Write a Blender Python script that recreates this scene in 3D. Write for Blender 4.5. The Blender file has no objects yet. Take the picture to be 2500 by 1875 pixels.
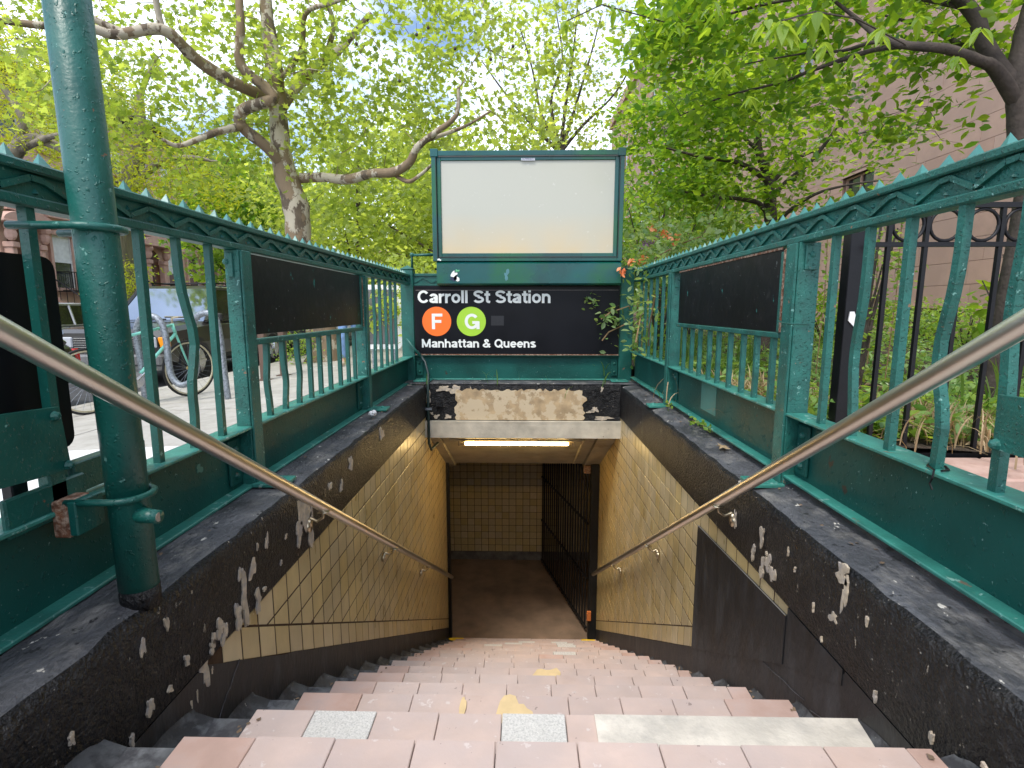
import bpy, bmesh, math, random
import numpy as np
from mathutils import Vector, Matrix

random.seed(7)
RNG = np.random.default_rng(11)
S = bpy.context.scene
COL = S.collection
PI = math.pi
R = math.radians

# ---------------------------------------------------------------- camera, world, sun, exposure
CAMZ = 0.90
PITCH = R(8.22); YAW = R(1.196)
cam_d = bpy.data.cameras.new("camera")
cam = bpy.data.objects.new("camera", cam_d); COL.objects.link(cam)
cam.location = (0, 0, CAMZ)
cam.rotation_euler = (R(90) - PITCH, 0, YAW)
cam_d.sensor_width = 36.0
cam_d.lens = 36.0 * 1280 / 2500
cam_d.clip_start = 0.02; cam_d.clip_end = 800
S.camera = cam

SUN_EL = R(58); SUN_ROT = R(200)
W = bpy.data.worlds.new("World"); S.world = W; W.use_nodes = True
nt = W.node_tree; nt.nodes.clear()
wo = nt.nodes.new("ShaderNodeOutputWorld"); bg = nt.nodes.new("ShaderNodeBackground")
sk = nt.nodes.new("ShaderNodeTexSky"); sk.sky_type = 'NISHITA'; sk.sun_disc = False
sk.sun_elevation = SUN_EL; sk.sun_rotation = SUN_ROT; sk.air_density = 1.0; sk.dust_density = 1.5
tc = nt.nodes.new("ShaderNodeTexCoord"); mp = nt.nodes.new("ShaderNodeMapping")
mp.inputs['Scale'].default_value = (1, 1, 2.2)
nz = nt.nodes.new("ShaderNodeTexNoise"); nz.inputs['Scale'].default_value = 2.6; nz.inputs['Detail'].default_value = 6
cr = nt.nodes.new("ShaderNodeValToRGB"); cr.color_ramp.elements[0].position = 0.42; cr.color_ramp.elements[1].position = 0.62
mx = nt.nodes.new("ShaderNodeMix"); mx.data_type = 'RGBA'
mx.inputs[7].default_value = (8.2, 8.9, 10.2, 1)          # thin bright cloud
nt.links.new(tc.outputs['Generated'], mp.inputs[0]); nt.links.new(mp.outputs[0], nz.inputs['Vector'])
nt.links.new(nz.outputs[0], cr.inputs[0]); nt.links.new(cr.outputs[0], mx.inputs[0])
nt.links.new(sk.outputs[0], mx.inputs[6]); nt.links.new(mx.outputs[2], bg.inputs[0])
bg.inputs[1].default_value = 0.15
nt.links.new(bg.outputs[0], wo.inputs[0])

sun_d = bpy.data.lights.new("sun", 'SUN'); sun = bpy.data.objects.new("sun", sun_d); COL.objects.link(sun)
sun_d.energy = 1.5; sun_d.angle = R(14); sun_d.color = (1.0, .95, .87)
# sun stands behind and to the left of the viewer, high
sd = Vector((math.sin(SUN_ROT) * math.cos(SUN_EL), math.cos(SUN_ROT) * math.cos(SUN_EL), math.sin(SUN_EL)))
sun.rotation_euler = sd.to_track_quat('Z', 'Y').to_euler()

S.view_settings.view_transform = 'Standard'; S.view_settings.look = 'None'
S.view_settings.exposure = 0.85; S.view_settings.gamma = 1.0
S.view_settings.use_curve_mapping = False
S.render.engine = 'CYCLES'
S.cycles.max_bounces = 7; S.cycles.diffuse_bounces = 4; S.cycles.glossy_bounces = 3
S.cycles.transmission_bounces = 5; S.cycles.transparent_max_bounces = 6

# ---------------------------------------------------------------- pixel ray helper (photo pixels, 2500 wide)
_f = 1280.0
def ray(u, v):
    x = (u - 1250) / _f; y = -(v - 937.5) / _f
    fx, fy, fz = x, math.cos(PITCH) + y * math.sin(PITCH), -math.sin(PITCH) + y * math.cos(PITCH)
    c, s = math.cos(YAW), math.sin(YAW)
    return Vector((fx * c - fy * s, fx * s + fy * c, fz))
def at(u, v, Y):
    d = ray(u, v); return d * (Y / d.y) + Vector((0, 0, CAMZ))

# ---------------------------------------------------------------- materials
MATS = {}
def mk(name):
    m = bpy.data.materials.new(name); m.use_nodes = True
    return m, m.node_tree, m.node_tree.nodes['Principled BSDF']
def rgba(c): return (c[0], c[1], c[2], 1)
def M(name, col, rough=.5, metal=0., var=.12, vs=5., bump=.15, bs=60., bdist=.004, rnd=0., hue2=None, h2s=3., h2t=(.45, .6),
      spots=(), spec=.5, stretch=(1, 1, 1), emit=None, coat=0., vor=0., vors=80.):
    """general weathered surface: colour clouds, a second tone, spots in their own colour, relief"""
    if name in MATS: return MATS[name]
    m, n, b = mk(name); N = n.nodes; L = n.links
    t = N.new("ShaderNodeTexCoord"); mpn = N.new("ShaderNodeMapping"); mpn.inputs['Scale'].default_value = stretch
    L.new(t.outputs['Object'], mpn.inputs[0])
    a = N.new("ShaderNodeTexNoise"); a.inputs['Scale'].default_value = vs; a.inputs['Detail'].default_value = 6
    L.new(mpn.outputs[0], a.inputs['Vector'])
    r = N.new("ShaderNodeMapRange"); r.inputs[1].default_value = .3; r.inputs[2].default_value = .7
    r.inputs[3].default_value = 1 - var; r.inputs[4].default_value = 1 + var; L.new(a.outputs[0], r.inputs[0])
    h = N.new("ShaderNodeMix"); h.data_type = 'RGBA'; h.blend_type = 'MULTIPLY'; h.inputs[0].default_value = 1
    h.inputs[6].default_value = rgba(col); L.new(r.outputs[0], h.inputs[7]); cur = h.outputs[2]
    if hue2:
        q = N.new("ShaderNodeTexNoise"); q.inputs['Scale'].default_value = h2s; q.inputs['Detail'].default_value = 8; q.inputs['Roughness'].default_value = .65
        L.new(mpn.outputs[0], q.inputs['Vector'])
        rr = N.new("ShaderNodeMapRange"); rr.inputs[1].default_value = h2t[0]; rr.inputs[2].default_value = h2t[1]; L.new(q.outputs[0], rr.inputs[0])
        x = N.new("ShaderNodeMix"); x.data_type = 'RGBA'; L.new(rr.outputs[0], x.inputs[0]); L.new(cur, x.inputs[6]); x.inputs[7].default_value = rgba(hue2); cur = x.outputs[2]
    for (sc_, sscale, thr, sstr) in spots:
        mp2 = N.new("ShaderNodeMapping"); mp2.inputs['Scale'].default_value = sstr; L.new(t.outputs['Object'], mp2.inputs[0])
        mp2.inputs['Location'].default_value = (sscale * .37, thr * 9, sscale * .11)
        q = N.new("ShaderNodeTexNoise"); q.inputs['Scale'].default_value = sscale; q.inputs['Detail'].default_value = 7; q.inputs['Roughness'].default_value = .62
        L.new(mp2.outputs[0], q.inputs['Vector'])
        rr = N.new("ShaderNodeMapRange"); rr.inputs[1].default_value = thr; rr.inputs[2].default_value = thr + .015; L.new(q.outputs[0], rr.inputs[0])
        x = N.new("ShaderNodeMix"); x.data_type = 'RGBA'; L.new(rr.outputs[0], x.inputs[0]); L.new(cur, x.inputs[6]); x.inputs[7].default_value = rgba(sc_); cur = x.outputs[2]
    if rnd:
        oi = N.new("ShaderNodeObjectInfo"); hs = N.new("ShaderNodeHueSaturation")
        mr = N.new("ShaderNodeMapRange"); mr.inputs[3].default_value = 1 - rnd; mr.inputs[4].default_value = 1 + rnd
        L.new(oi.outputs['Random'], mr.inputs[0]); L.new(mr.outputs[0], hs.inputs['Value'])
        m3 = N.new("ShaderNodeMath"); m3.operation = 'MULTIPLY'; m3.inputs[1].default_value = 7.13; L.new(oi.outputs['Random'], m3.inputs[0])
        m4 = N.new("ShaderNodeMath"); m4.operation = 'FRACT'; L.new(m3.outputs[0], m4.inputs[0])
        mr2 = N.new("ShaderNodeMapRange"); mr2.inputs[3].default_value = 1 - rnd * 1.6; mr2.inputs[4].default_value = 1 + rnd * 1.2; L.new(m4.outputs[0], mr2.inputs[0])
        L.new(mr2.outputs[0], hs.inputs['Saturation']); L.new(cur, hs.inputs['Color']); cur = hs.outputs[0]
    L.new(cur, b.inputs['Base Color'])
    rn = N.new("ShaderNodeMapRange"); rn.inputs[3].default_value = max(0, rough - .1); rn.inputs[4].default_value = min(1, rough + .12); L.new(a.outputs[0], rn.inputs[0])
    L.new(rn.outputs[0], b.inputs['Roughness'])
    b.inputs['Metallic'].default_value = metal; b.inputs['Specular IOR Level'].default_value = spec
    if coat: b.inputs['Coat Weight'].default_value = coat; b.inputs['Coat Roughness'].default_value = .06
    if bump:
        bn = N.new("ShaderNodeTexNoise"); bn.inputs['Scale'].default_value = bs; bn.inputs['Detail'].default_value = 5; L.new(mpn.outputs[0], bn.inputs['Vector'])
        bb = N.new("ShaderNodeBump"); bb.inputs['Strength'].default_value = bump; bb.inputs['Distance'].default_value = bdist
        hsrc = bn.outputs[0]
        if vor:
            vv = N.new("ShaderNodeTexNoise"); vv.inputs['Scale'].default_value = vors; vv.inputs['Detail'].default_value = 2; L.new(t.outputs['Object'], vv.inputs['Vector'])
            vr = N.new("ShaderNodeMapRange"); vr.inputs[1].default_value = .62; vr.inputs[2].default_value = .72; L.new(vv.outputs[0], vr.inputs[0])
            ad = N.new("ShaderNodeMath"); ad.operation = 'MULTIPLY_ADD'; ad.inputs[1].default_value = vor; L.new(vr.outputs[0], ad.inputs[0]); L.new(bn.outputs[0], ad.inputs[2]); hsrc = ad.outputs[0]
        L.new(hsrc, bb.inputs['Height']); L.new(bb.outputs[0], b.inputs['Normal'])
    if emit:
        b.inputs['Emission Color'].default_value = rgba(emit[0]); b.inputs['Emission Strength'].default_value = emit[1]
    MATS[name] = m; return m

def LEAF(name, c1, c2, trans=.45, tmul=2.2, rough=.45):
    m = bpy.data.materials.new(name); m.use_nodes = True; n = m.node_tree; N = n.nodes; L = n.links; N.clear()
    o = N.new("ShaderNodeOutputMaterial"); g = N.new("ShaderNodeNewGeometry")
    rp = N.new("ShaderNodeMix"); rp.data_type = 'RGBA'; rp.inputs[6].default_value = rgba(c1); rp.inputs[7].default_value = rgba(c2)
    L.new(g.outputs['Random Per Island'], rp.inputs[0])
    d = N.new("ShaderNodeBsdfPrincipled"); d.inputs['Roughness'].default_value = rough; L.new(rp.outputs[2], d.inputs['Base Color'])
    tr = N.new("ShaderNodeBsdfTranslucent"); mu = N.new("ShaderNodeMix"); mu.data_type = 'RGBA'; mu.blend_type = 'MULTIPLY'; mu.inputs[0].default_value = 1
    L.new(rp.outputs[2], mu.inputs[6]); mu.inputs[7].default_value = (tmul * 1.15, tmul, tmul * .45, 1); L.new(mu.outputs[2], tr.inputs[0])
    ms = N.new("ShaderNodeMixShader"); ms.inputs[0].default_value = trans
    L.new(d.outputs[0], ms.inputs[1]); L.new(tr.outputs[0], ms.inputs[2]); L.new(ms.outputs[0], o.inputs[0])
    return m

GREEN = M('green_paint', (.006, .088, .07), .38, var=.25, vs=9, bump=.55, bs=110, bdist=.0022, vor=1.6, vors=95,
          spots=[((.13, .30, .26), 38, .665, (1, 1, 1)), ((.2, .09, .05), 21, .69, (1, 1, 1))])
GREEN_R = M('green_paint_weathered', (.013, .115, .093), .46, var=.3, vs=14, bump=.9, bs=150, bdist=.0025, vor=1.8, vors=110,
            spots=[((.25, .13, .07), 26, .675, (1, 1, 1)), ((.16, .34, .30), 44, .65, (1, 1, 1))])
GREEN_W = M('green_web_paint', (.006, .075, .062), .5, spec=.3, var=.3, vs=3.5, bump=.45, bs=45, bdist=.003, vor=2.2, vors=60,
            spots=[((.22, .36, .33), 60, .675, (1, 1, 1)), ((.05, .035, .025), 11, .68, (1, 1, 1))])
GREEN_F = M('green_flange_sky_sheen', (.035, .20, .16), .4, var=.3, vs=10, bump=.6, bs=70, bdist=.003,  # lighter green: the sky's reflection on the flanges is put into the colour
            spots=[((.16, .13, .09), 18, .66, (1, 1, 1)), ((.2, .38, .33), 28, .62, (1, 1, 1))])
GREEN_SPIKE = M('green_spike_paint', (.05, .20, .18), .35, bump=.3)
TEAL_BOX = M('light_box_paint', (.004, .075, .075), .28, var=.3, vs=2.5, bump=.12, bs=30, hue2=(.006, .10, .045), h2s=1.6, h2t=(.46, .6),
             spots=[((.55, .6, .6), 55, .76, (1, 1, 1))])
RUST = M('rust', (.14, .055, .025), .85, var=.5, vs=40, bump=.8, bs=120, hue2=(.35, .25, .18), h2s=60)
BOARD = M('black_board', (.005, .006, .008), .4, spec=.22, var=.4, vs=3, bump=.2, bs=25, hue2=(.022, .022, .024), h2s=16, h2t=(.55, .75), spots=[((.30, .33, .33), 60, .685, (1, 1, .6)), ((.04, .25, .22), 17, .675, (1, 1.4, .5))])
SIGNBLK = M('sign_black', (.005, .0055, .008), .35, spec=.22, var=.25, vs=4, bump=.04, bs=25, spots=[((.25, .26, .28), 70, .75, (1, 1, 1))])
SIGNWHT = M('sign_white', (.78, .80, .76), .4, var=.04, bump=0)
SIGNORG = M('sign_orange', (.95, .17, .02), .4, var=.04, bump=0)
SIGNLIM = M('sign_lime', (.36, .62, .04), .4, var=.04, bump=0)
BLACKCEM = M('black_cement_paint', (.006, .0065, .008), .42, spec=.35, var=.6, vs=9, bump=1., bs=90, bdist=.016, hue2=(.034, .033, .033), h2s=26, h2t=(.5, .72),
             spots=[((.45, .40, .32), 30, .675, (1, 1, .42)), ((.30, .28, .24), 85, .665, (1, 1, .8))], vor=.6, vors=200)
BLACKBASE = M('black_base_paint', (.012, .013, .015), .5, var=.5, vs=12, bump=.6, bs=60, bdist=.006, stretch=(1, 1, .35), hue2=(.05, .055, .06), h2s=9, h2t=(.52, .75))
COPETOP = M('coping_top', (.062, .064, .070), .55, var=.55, vs=9, bump=1., bs=75, bdist=.010, hue2=(.21, .20, .185), h2s=10, h2t=(.50, .72), stretch=(1, .6, 1),
            spots=[((.55, .52, .46), 26, .655, (1, .6, 1)), ((.02, .02, .022), 34, .62, (1, 1, 1))])
CHIP = M('bare_plaster', (.50, .42, .31), .85, var=.3, vs=25, bump=.8, bs=90, hue2=(.38, .34, .30), h2s=30)
PATCH = M('peeled_wall', (.42, .31, .18), .85, var=.3, vs=12, bump=.8, bs=60, hue2=(.56, .46, .31), h2s=9, h2t=(.49, .53),
          spots=[((.33, .24, .14), 9, .66, (.5, 1, 1)), ((.36, .37, .40), 16, .69, (1, 1, 1))])
TILE = M('cream_tile', (.57, .445, .225), .3, var=.14, vs=9, bump=.1, bs=40, rnd=.08, hue2=(.40, .30, .13), h2s=3, h2t=(.48, .78), stretch=(1, 1, .6))
GROUT = M('grout', (.06, .03, .012), .9, var=.4, vs=20, bump=.5, bs=90)
QUARRY = M('quarry_tile', (.50, .375, .315), .5, var=.12, vs=9, bump=.25, bs=70, bdist=.003, rnd=.045, hue2=(.45, .36, .325), h2s=4, h2t=(.35, .65),
           spots=[((.26, .20, .18), 34, .67, (1, 1, 1)), ((.54, .46, .42), 22, .63, (1, 1, 1))])
QEDGE = M('quarry_tile_orange', (.48, .325, .265), .5, var=.15, vs=9, bump=.25, bs=70, bdist=.003, rnd=.06, hue2=(.44, .335, .30), h2s=9, h2t=(.45, .7))
SPECK = M('speckled_tile', (.56, .54, .50), .6, var=.12, vs=160, bump=.5, bs=190, hue2=(.40, .39, .36), h2s=220, h2t=(.5, .62))
YELP = M('yellow_patch', (.62, .46, .24), .6, var=.1, vs=20, bump=.2)
CEMP = M('cement_patch', (.60, .55, .47), .7, var=.2, vs=9, bump=.6, bs=60, hue2=(.42, .39, .34), h2s=7, h2t=(.5, .68))
STEPCEM = M('step_cement', (.13, .135, .14), .75, var=.4, vs=18, bump=.7, bs=70, hue2=(.05, .05, .055), h2s=16, h2t=(.45, .6))
STEEL = M('stainless_rail', (.72, .68, .61), .34, metal=1., var=.1, vs=3, bump=.06, bs=300, stretch=(1, .02, 1))
BRASS = M('bracket_brass', (.55, .47, .33), .3, metal=1., var=.2, vs=60, bump=.1)
SOFFIT = M('soffit_paint', (.40, .36, .27), .7, var=.2, vs=5, bump=.3, bs=40, hue2=(.28, .22, .13), h2s=4, h2t=(.5, .75))
CONC = M('sidewalk_concrete', (.42, .40, .36), .85, var=.15, vs=3, bump=.4, bs=60, hue2=(.34, .32, .28), h2s=6)
CONCW = M('overexposed_concrete', (.66, .66, .64), .85, var=.06, vs=3, bump=.3, bs=70)  # overexposed glare of the near slabs, put into a whiter base colour
ASPH = M('asphalt', (.055, .055, .058), .9, var=.3, vs=8, bump=.6, bs=120)
COVE = M('cove_cement', (.075, .078, .082), .7, var=.4, vs=16, bump=.7, bs=60, hue2=(.03, .03, .033), h2s=14, h2t=(.45, .56), spots=[((.35, .33, .29), 40, .68, (1, 1, 1))])
LANDING = M('landing_concrete', (.22, .15, .10), .7, var=.3, vs=4, bump=.3, bs=40)
DARKBASE = M('dark_base', (.15, .14, .125), .7, var=.4, vs=9)
BLACKMETAL = M('black_iron', (.006, .006, .008), .42, spec=.3, var=.3, vs=12, bump=.15, bs=90)
GATEBLK = M('gate_black', (.008, .008, .008), .5, var=.3, vs=12, bump=.2)
LAMPON = M('lamp_tube', (.9, .8, .5), .4, emit=((1, .68, .27), 27), bump=0)
HOUSING = M('lamp_housing', (.30, .26, .20), .6, bump=.1)
DARKHOUS = M('lamp_housing_dark', (.03, .027, .024), .5)
PINK = M('pink_stone_block', (.45, .29, .225), .85, var=.09, vs=1.5, bump=.3, bs=40, rnd=.04, hue2=(.39, .255, .20), h2s=.9)
PINKJ = M('block_joint', (.19, .115, .09), .9)
BROWNST = M('brownstone', (.56, .37, .29), .85, var=.12, vs=1.2, bump=.3, bs=20, hue2=(.48, .30, .23), h2s=.7)
BROWNST2 = M('brownstone_trim', (.45, .28, .22), .85, var=.12, vs=3, bump=.2)
CORNICE = M('cornice_dark', (.035, .022, .018), .7)
DOORW = M('door_wood', (.10, .035, .02), .5, var=.3, vs=5)
WFRAME = M('window_frame', (.55, .56, .55), .5)
GLASSD = M('window_glass', (.02, .025, .03), .06, var=.1, bump=0, spec=.8)
STONEC = M('curb_stone', (.52, .36, .30), .8, var=.15, vs=5, bump=.5, bs=50, hue2=(.42, .27, .22), h2s=6)
SOIL = M('soil', (.055, .038, .024), .95, var=.5, vs=14, bump=1, bs=40, bdist=.03)
BARKP = M('plane_bark', (.12, .09, .062), .85, var=.3, vs=8, bump=.5, bs=20, bdist=.02, hue2=(.45, .40, .31), h2s=3.6, h2t=(.46, .50), stretch=(1, 1, .6), spots=[((.22, .16, .10), 2.3, .50, (1, 1, .7))])
BARKD = M('dark_bark', (.055, .042, .034), .85, var=.4, vs=14, bump=.7, bs=40, bdist=.01)
BARKG = M('grey_bark', (.22, .19, .155), .9, var=.4, vs=5, bump=1, bs=9, bdist=.05, stretch=(1, 1, .25))
CARDK = M('dark_car_paint', (.028, .026, .024), .3, var=.1, bump=0, coat=.8)
CARBLK = M('black_car_paint', (.01, .01, .012), .25, var=.1, bump=0, coat=.8)
CARBLUE = M('pale_blue_car_paint', (.20, .27, .33), .3, var=.1, bump=0, coat=.6)
CARSIL = M('silver_car_paint', (.35, .35, .35), .3, metal=.4, var=.1, bump=0, coat=.6)
CARGLASS = M('car_glass', (.27, .32, .39), .02, metal=.95, var=.02, vs=3, bump=0, spec=1.)
SIDEGLASS = M('car_side_glass', (.012, .014, .015), .05, var=.2, bump=0, spec=.7)
TYRE = M('tyre', (.018, .018, .018), .85, bump=.2)
CHROME = M('chrome', (.6, .6, .6), .2, metal=1., bump=0)
PLASTIC = M('dark_plastic', (.02, .02, .021), .55, bump=.05)
AMBER = M('amber_lens', (.85, .30, .02), .2, bump=0)
REDLENS = M('red_lens', (.45, .01, .01), .2, bump=0)
GALV = M('galvanised_steel', (.26, .29, .32), .5, metal=.5, var=.3, vs=40, bump=.3, bs=120, hue2=(.13, .14, .165), h2s=45, h2t=(.5, .62))
TEALBIKE = M('mint_bike_paint', (.22, .62, .50), .35, bump=0)
PINKPAINT = M('white_card', (.8, .8, .8), .6, bump=0)
BROWNPOST = M('brown_post', (.12, .075, .055), .6, bump=.1)
JEANS = M('blue_jeans', (.16, .27, .48), .9, var=.2, vs=20)
SHIRT = M('grey_shirt', (.09, .09, .1), .9)
SKIN = M('skin', (.45, .27, .19), .6, bump=0)
SHOE = M('pale_shoe', (.6, .5, .4), .7)
HAIR = M('dark_hair', (.02, .015, .01), .6)
L_PLANE = LEAF('plane_leaf', (.13, .20, .04), (.28, .36, .11), .6, 2.7)
L_FAR = LEAF('far_leaf', (.16, .235, .055), (.32, .40, .12), .55, 2.6)
L_LOCUST = LEAF('locust_leaf', (.20, .26, .02), (.34, .38, .04), .5, 2.4)
L_CHERRY = LEAF('cherry_leaf', (.06, .15, .02), (.20, .30, .035), .56, 2.6, .3)
L_GARDEN = LEAF('garden_leaf', (.09, .20, .03), (.26, .38, .07), .45, 2.4, .35)
L_IVY = LEAF('ground_leaf', (.08, .20, .04), (.26, .40, .12), .35, 2.2, .3)
L_BLADE = LEAF('blade_leaf', (.07, .16, .03), (.16, .27, .06), .35, 2.0, .35)
L_STRAW = LEAF('straw', (.22, .14, .07), (.50, .38, .22), .2, 1.2, .6)
L_ROSE = LEAF('vine_leaf', (.12, .24, .07), (.30, .40, .20), .4, 2.2, .25)
L_ORANGE = LEAF('orange_petal', (.70, .16, .05), (.85, .38, .18), .3, 1.2)
L_PURPLE = LEAF('purple_petal', (.20, .10, .22), (.34, .2, .36), .3, 1.2)
VINE = M('vine_stem', (.25, .16, .08), .8)

# ---------------------------------------------------------------- object helpers
def props(o, label=None, cat=None, group=None, kind=None):
    if label: o['label'] = label
    if cat: o['category'] = cat
    if group: o['group'] = group
    if kind: o['kind'] = kind
    return o
def link(name, me, mat=None, parent=None, loc=None, smooth=False):
    o = bpy.data.objects.new(name, me); COL.objects.link(o)
    if mat is not None:
        ml = mat if isinstance(mat, (list, tuple)) else [mat]
        if len(me.materials) == 0:
            for q in ml: me.materials.append(q)
    if loc is not None: o.location = loc
    if parent is not None:
        o.parent = parent; o.matrix_parent_inverse = INV.get(parent.name, Matrix.Identity(4))
    if smooth: me.polygons.foreach_set('use_smooth', [True] * len(me.polygons))
    return o
INV = {}
def thing(name, loc, label, cat, group=None, kind=None):
    o = bpy.data.objects.new(name, None); COL.objects.link(o); o.location = loc; o.empty_display_size = .1
    props(o, label, cat, group, kind); INV[o.name] = Matrix.Translation(-Vector(loc)); return o
def reg(o):                                  # let a mesh placed with identity act as parent
    INV[o.name] = Matrix.Translation(-Vector(o.location)); return o

class MB:
    def __init__(s): s.v = []; s.f = []; s.mi = []
    def add(s, vs, fs, mi=0):
        b = len(s.v); s.v += [tuple(p) for p in vs]; s.f += [tuple(i + b for i in f) for f in fs]; s.mi += [mi] * len(fs); return s
    def box(s, x0, x1, y0, y1, z0, z1, c=0., mi=0):
        if x0 > x1: x0, x1 = x1, x0
        if y0 > y1: y0, y1 = y1, y0
        if z0 > z1: z0, z1 = z1, z0
        if c <= 0:
            v = [(x, y, z) for x in (x0, x1) for y in (y0, y1) for z in (z0, z1)]
            f = [(0, 1, 3, 2), (4, 6, 7, 5), (0, 4, 5, 1), (2, 3, 7, 6), (0, 2, 6, 4), (1, 5, 7, 3)]
            return s.add(v, f, mi)
        bm = bmesh.new(); bmesh.ops.create_cube(bm, size=1)
        for q in bm.verts: q.co = Vector(((x0 + x1) / 2 + q.co.x * (x1 - x0), (y0 + y1) / 2 + q.co.y * (y1 - y0), (z0 + z1) / 2 + q.co.z * (z1 - z0)))
        bmesh.ops.bevel(bm, geom=bm.edges[:], offset=c, segments=1, affect='EDGES')
        bm.verts.index_update()
        s.add([q.co[:] for q in bm.verts], [[w.index for w in f.verts] for f in bm.faces], mi); bm.free(); return s
    def tube(s, pts, r, n=8, cap=True, mi=0):
        pts = [Vector(p) for p in pts]; rs = r if isinstance(r, (list, tuple)) else [r] * len(pts)
        vs = []; fs = []; up = None
        for i, p in enumerate(pts):
            d = (pts[min(i + 1, len(pts) - 1)] - pts[max(i - 1, 0)])
            if d.length < 1e-9: d = Vector((0, 0, 1))
            d.normalize()
            if up is None: up = d.orthogonal().normalized()
            else:
                up = up - d * up.dot(d)
                if up.length < 1e-6: up = d.orthogonal()
                up.normalize()
            w = d.cross(up)
            for k in range(n):
                a = 2 * PI * k / n; vs.append(p + (up * math.cos(a) + w * math.sin(a)) * rs[i])
        for i in range(len(pts) - 1):
            for k in range(n):
                fs.append((i * n + k, i * n + (k + 1) % n, (i + 1) * n + (k + 1) % n, (i + 1) * n + k))
        if cap:
            fs.append(tuple(range(n))[::-1]); fs.append(tuple((len(pts) - 1) * n + k for k in range(n)))
        return s.add(vs, fs, mi)
    def prism(s, poly, axis, a, b, mi=0):
        """poly of 2D points extruded along axis from a to b; axis 0: poly=(y,z); 1: (x,z); 2: (x,y)"""
        def P(q, t):
            return (t, q[0], q[1]) if axis == 0 else ((q[0], t, q[1]) if axis == 1 else (q[0], q[1], t))
        n = len(poly); vs = [P(q, a) for q in poly] + [P(q, b) for q in poly]
        fs = [tuple(range(n))[::-1], tuple(range(n, 2 * n))] + [(i, (i + 1) % n, n + (i + 1) % n, n + i) for i in range(n)]
        return s.add(vs, fs, mi)
    def dome(s, c, r, ax=(0, 0, 1), h=.6, n=8):
        ax = Vector(ax).normalized(); u = ax.orthogonal().normalized(); w = ax.cross(u); c = Vector(c)
        vs = []; fs = []
        for (rr, hh) in ((1, 0), (.8, .6), (.35, 1)):
            for k in range(n):
                a = 2 * PI * k / n; vs.append(c + (u * math.cos(a) + w * math.sin(a)) * r * rr + ax * r * h * hh)
        for i in range(2):
            for k in range(n): fs.append((i * n + k, i * n + (k + 1) % n, (i + 1) * n + (k + 1) % n, (i + 1) * n + k))
        fs.append(tuple(2 * n + k for k in range(n))); return s.add(vs, fs)
    def ball(s, c, r, n=8, m=6, mi=0, sc=(1, 1, 1)):
        c = Vector(c); vs = []; fs = []
        for i in range(m + 1):
            t = PI * i / m
            for k in range(n):
                a = 2 * PI * k / n; vs.append((c.x + r * sc[0] * math.sin(t) * math.cos(a), c.y + r * sc[1] * math.sin(t) * math.sin(a), c.z + r * sc[2] * math.cos(t)))
        for i in range(m):
            for k in range(n): fs.append((i * n + k, (i + 1) * n + k, (i + 1) * n + (k + 1) % n, i * n + (k + 1) % n))
        return s.add(vs, fs, mi)
    def mesh(s, name):
        me = bpy.data.meshes.new(name); me.from_pydata(s.v, [], s.f)
        if any(s.mi): me.polygons.foreach_set('material_index', s.mi)
        me.validate(clean_customdata=False)
        bm = bmesh.new(); bm.from_mesh(me); bmesh.ops.recalc_face_normals(bm, faces=bm.faces); bm.to_mesh(me); bm.free()
        return me
    def obj(s, name, mat, parent=None, loc=None, smooth=False):
        return link(name, s.mesh(name), mat, parent, loc, smooth)

def fastmesh(name, V, F):
    """V (n,3) array, F (m,k) array"""
    me = bpy.data.meshes.new(name); n = len(V); m, k = F.shape
    me.vertices.add(n); me.vertices.foreach_set('co', V.astype(np.float32).ravel())
    me.loops.add(m * k); me.loops.foreach_set('vertex_index', F.astype(np.int32).ravel())
    me.polygons.add(m); me.polygons.foreach_set('loop_start', np.arange(0, m * k, k, dtype=np.int32))
    me.update(calc_edges=True); me.validate(); return me

SHAPES = {
    'oval': (np.array([[0, -.5, 0], [.26, -.12, .07], [.24, .2, .06], [0, .55, 0], [-.24, .2, .06], [-.26, -.12, .07]]), np.array([[0, 1, 2, 3], [0, 3, 4, 5]])),
    'slim': (np.array([[0, -.5, 0], [.14, -.12, .04], [.13, .2, .03], [0, .55, -.03], [-.13, .2, .03], [-.14, -.12, .04]]), np.array([[0, 1, 2, 3], [0, 3, 4, 5]])),
    'lobe': (np.array([[0, -.35, 0], [.5, -.22, .05], [.28, .05, 0], [.42, .38, .06], [.1, .25, 0], [0, .6, .03], [-.1, .25, 0], [-.42, .38, .06], [-.28, .05, 0], [-.5, -.22, .05]]),
             np.array([[0, 1, 2, 2], [0, 2, 3, 4], [0, 4, 5, 6], [0, 6, 7, 8], [0, 8, 9, 9]])),
    'chunk': (np.array([[-.5, -.3, 0], [.1, -.5, .1], [.5, .1, 0], [-.05, .5, .12]]), np.array([[0, 1, 2, 3]])),
}
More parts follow.
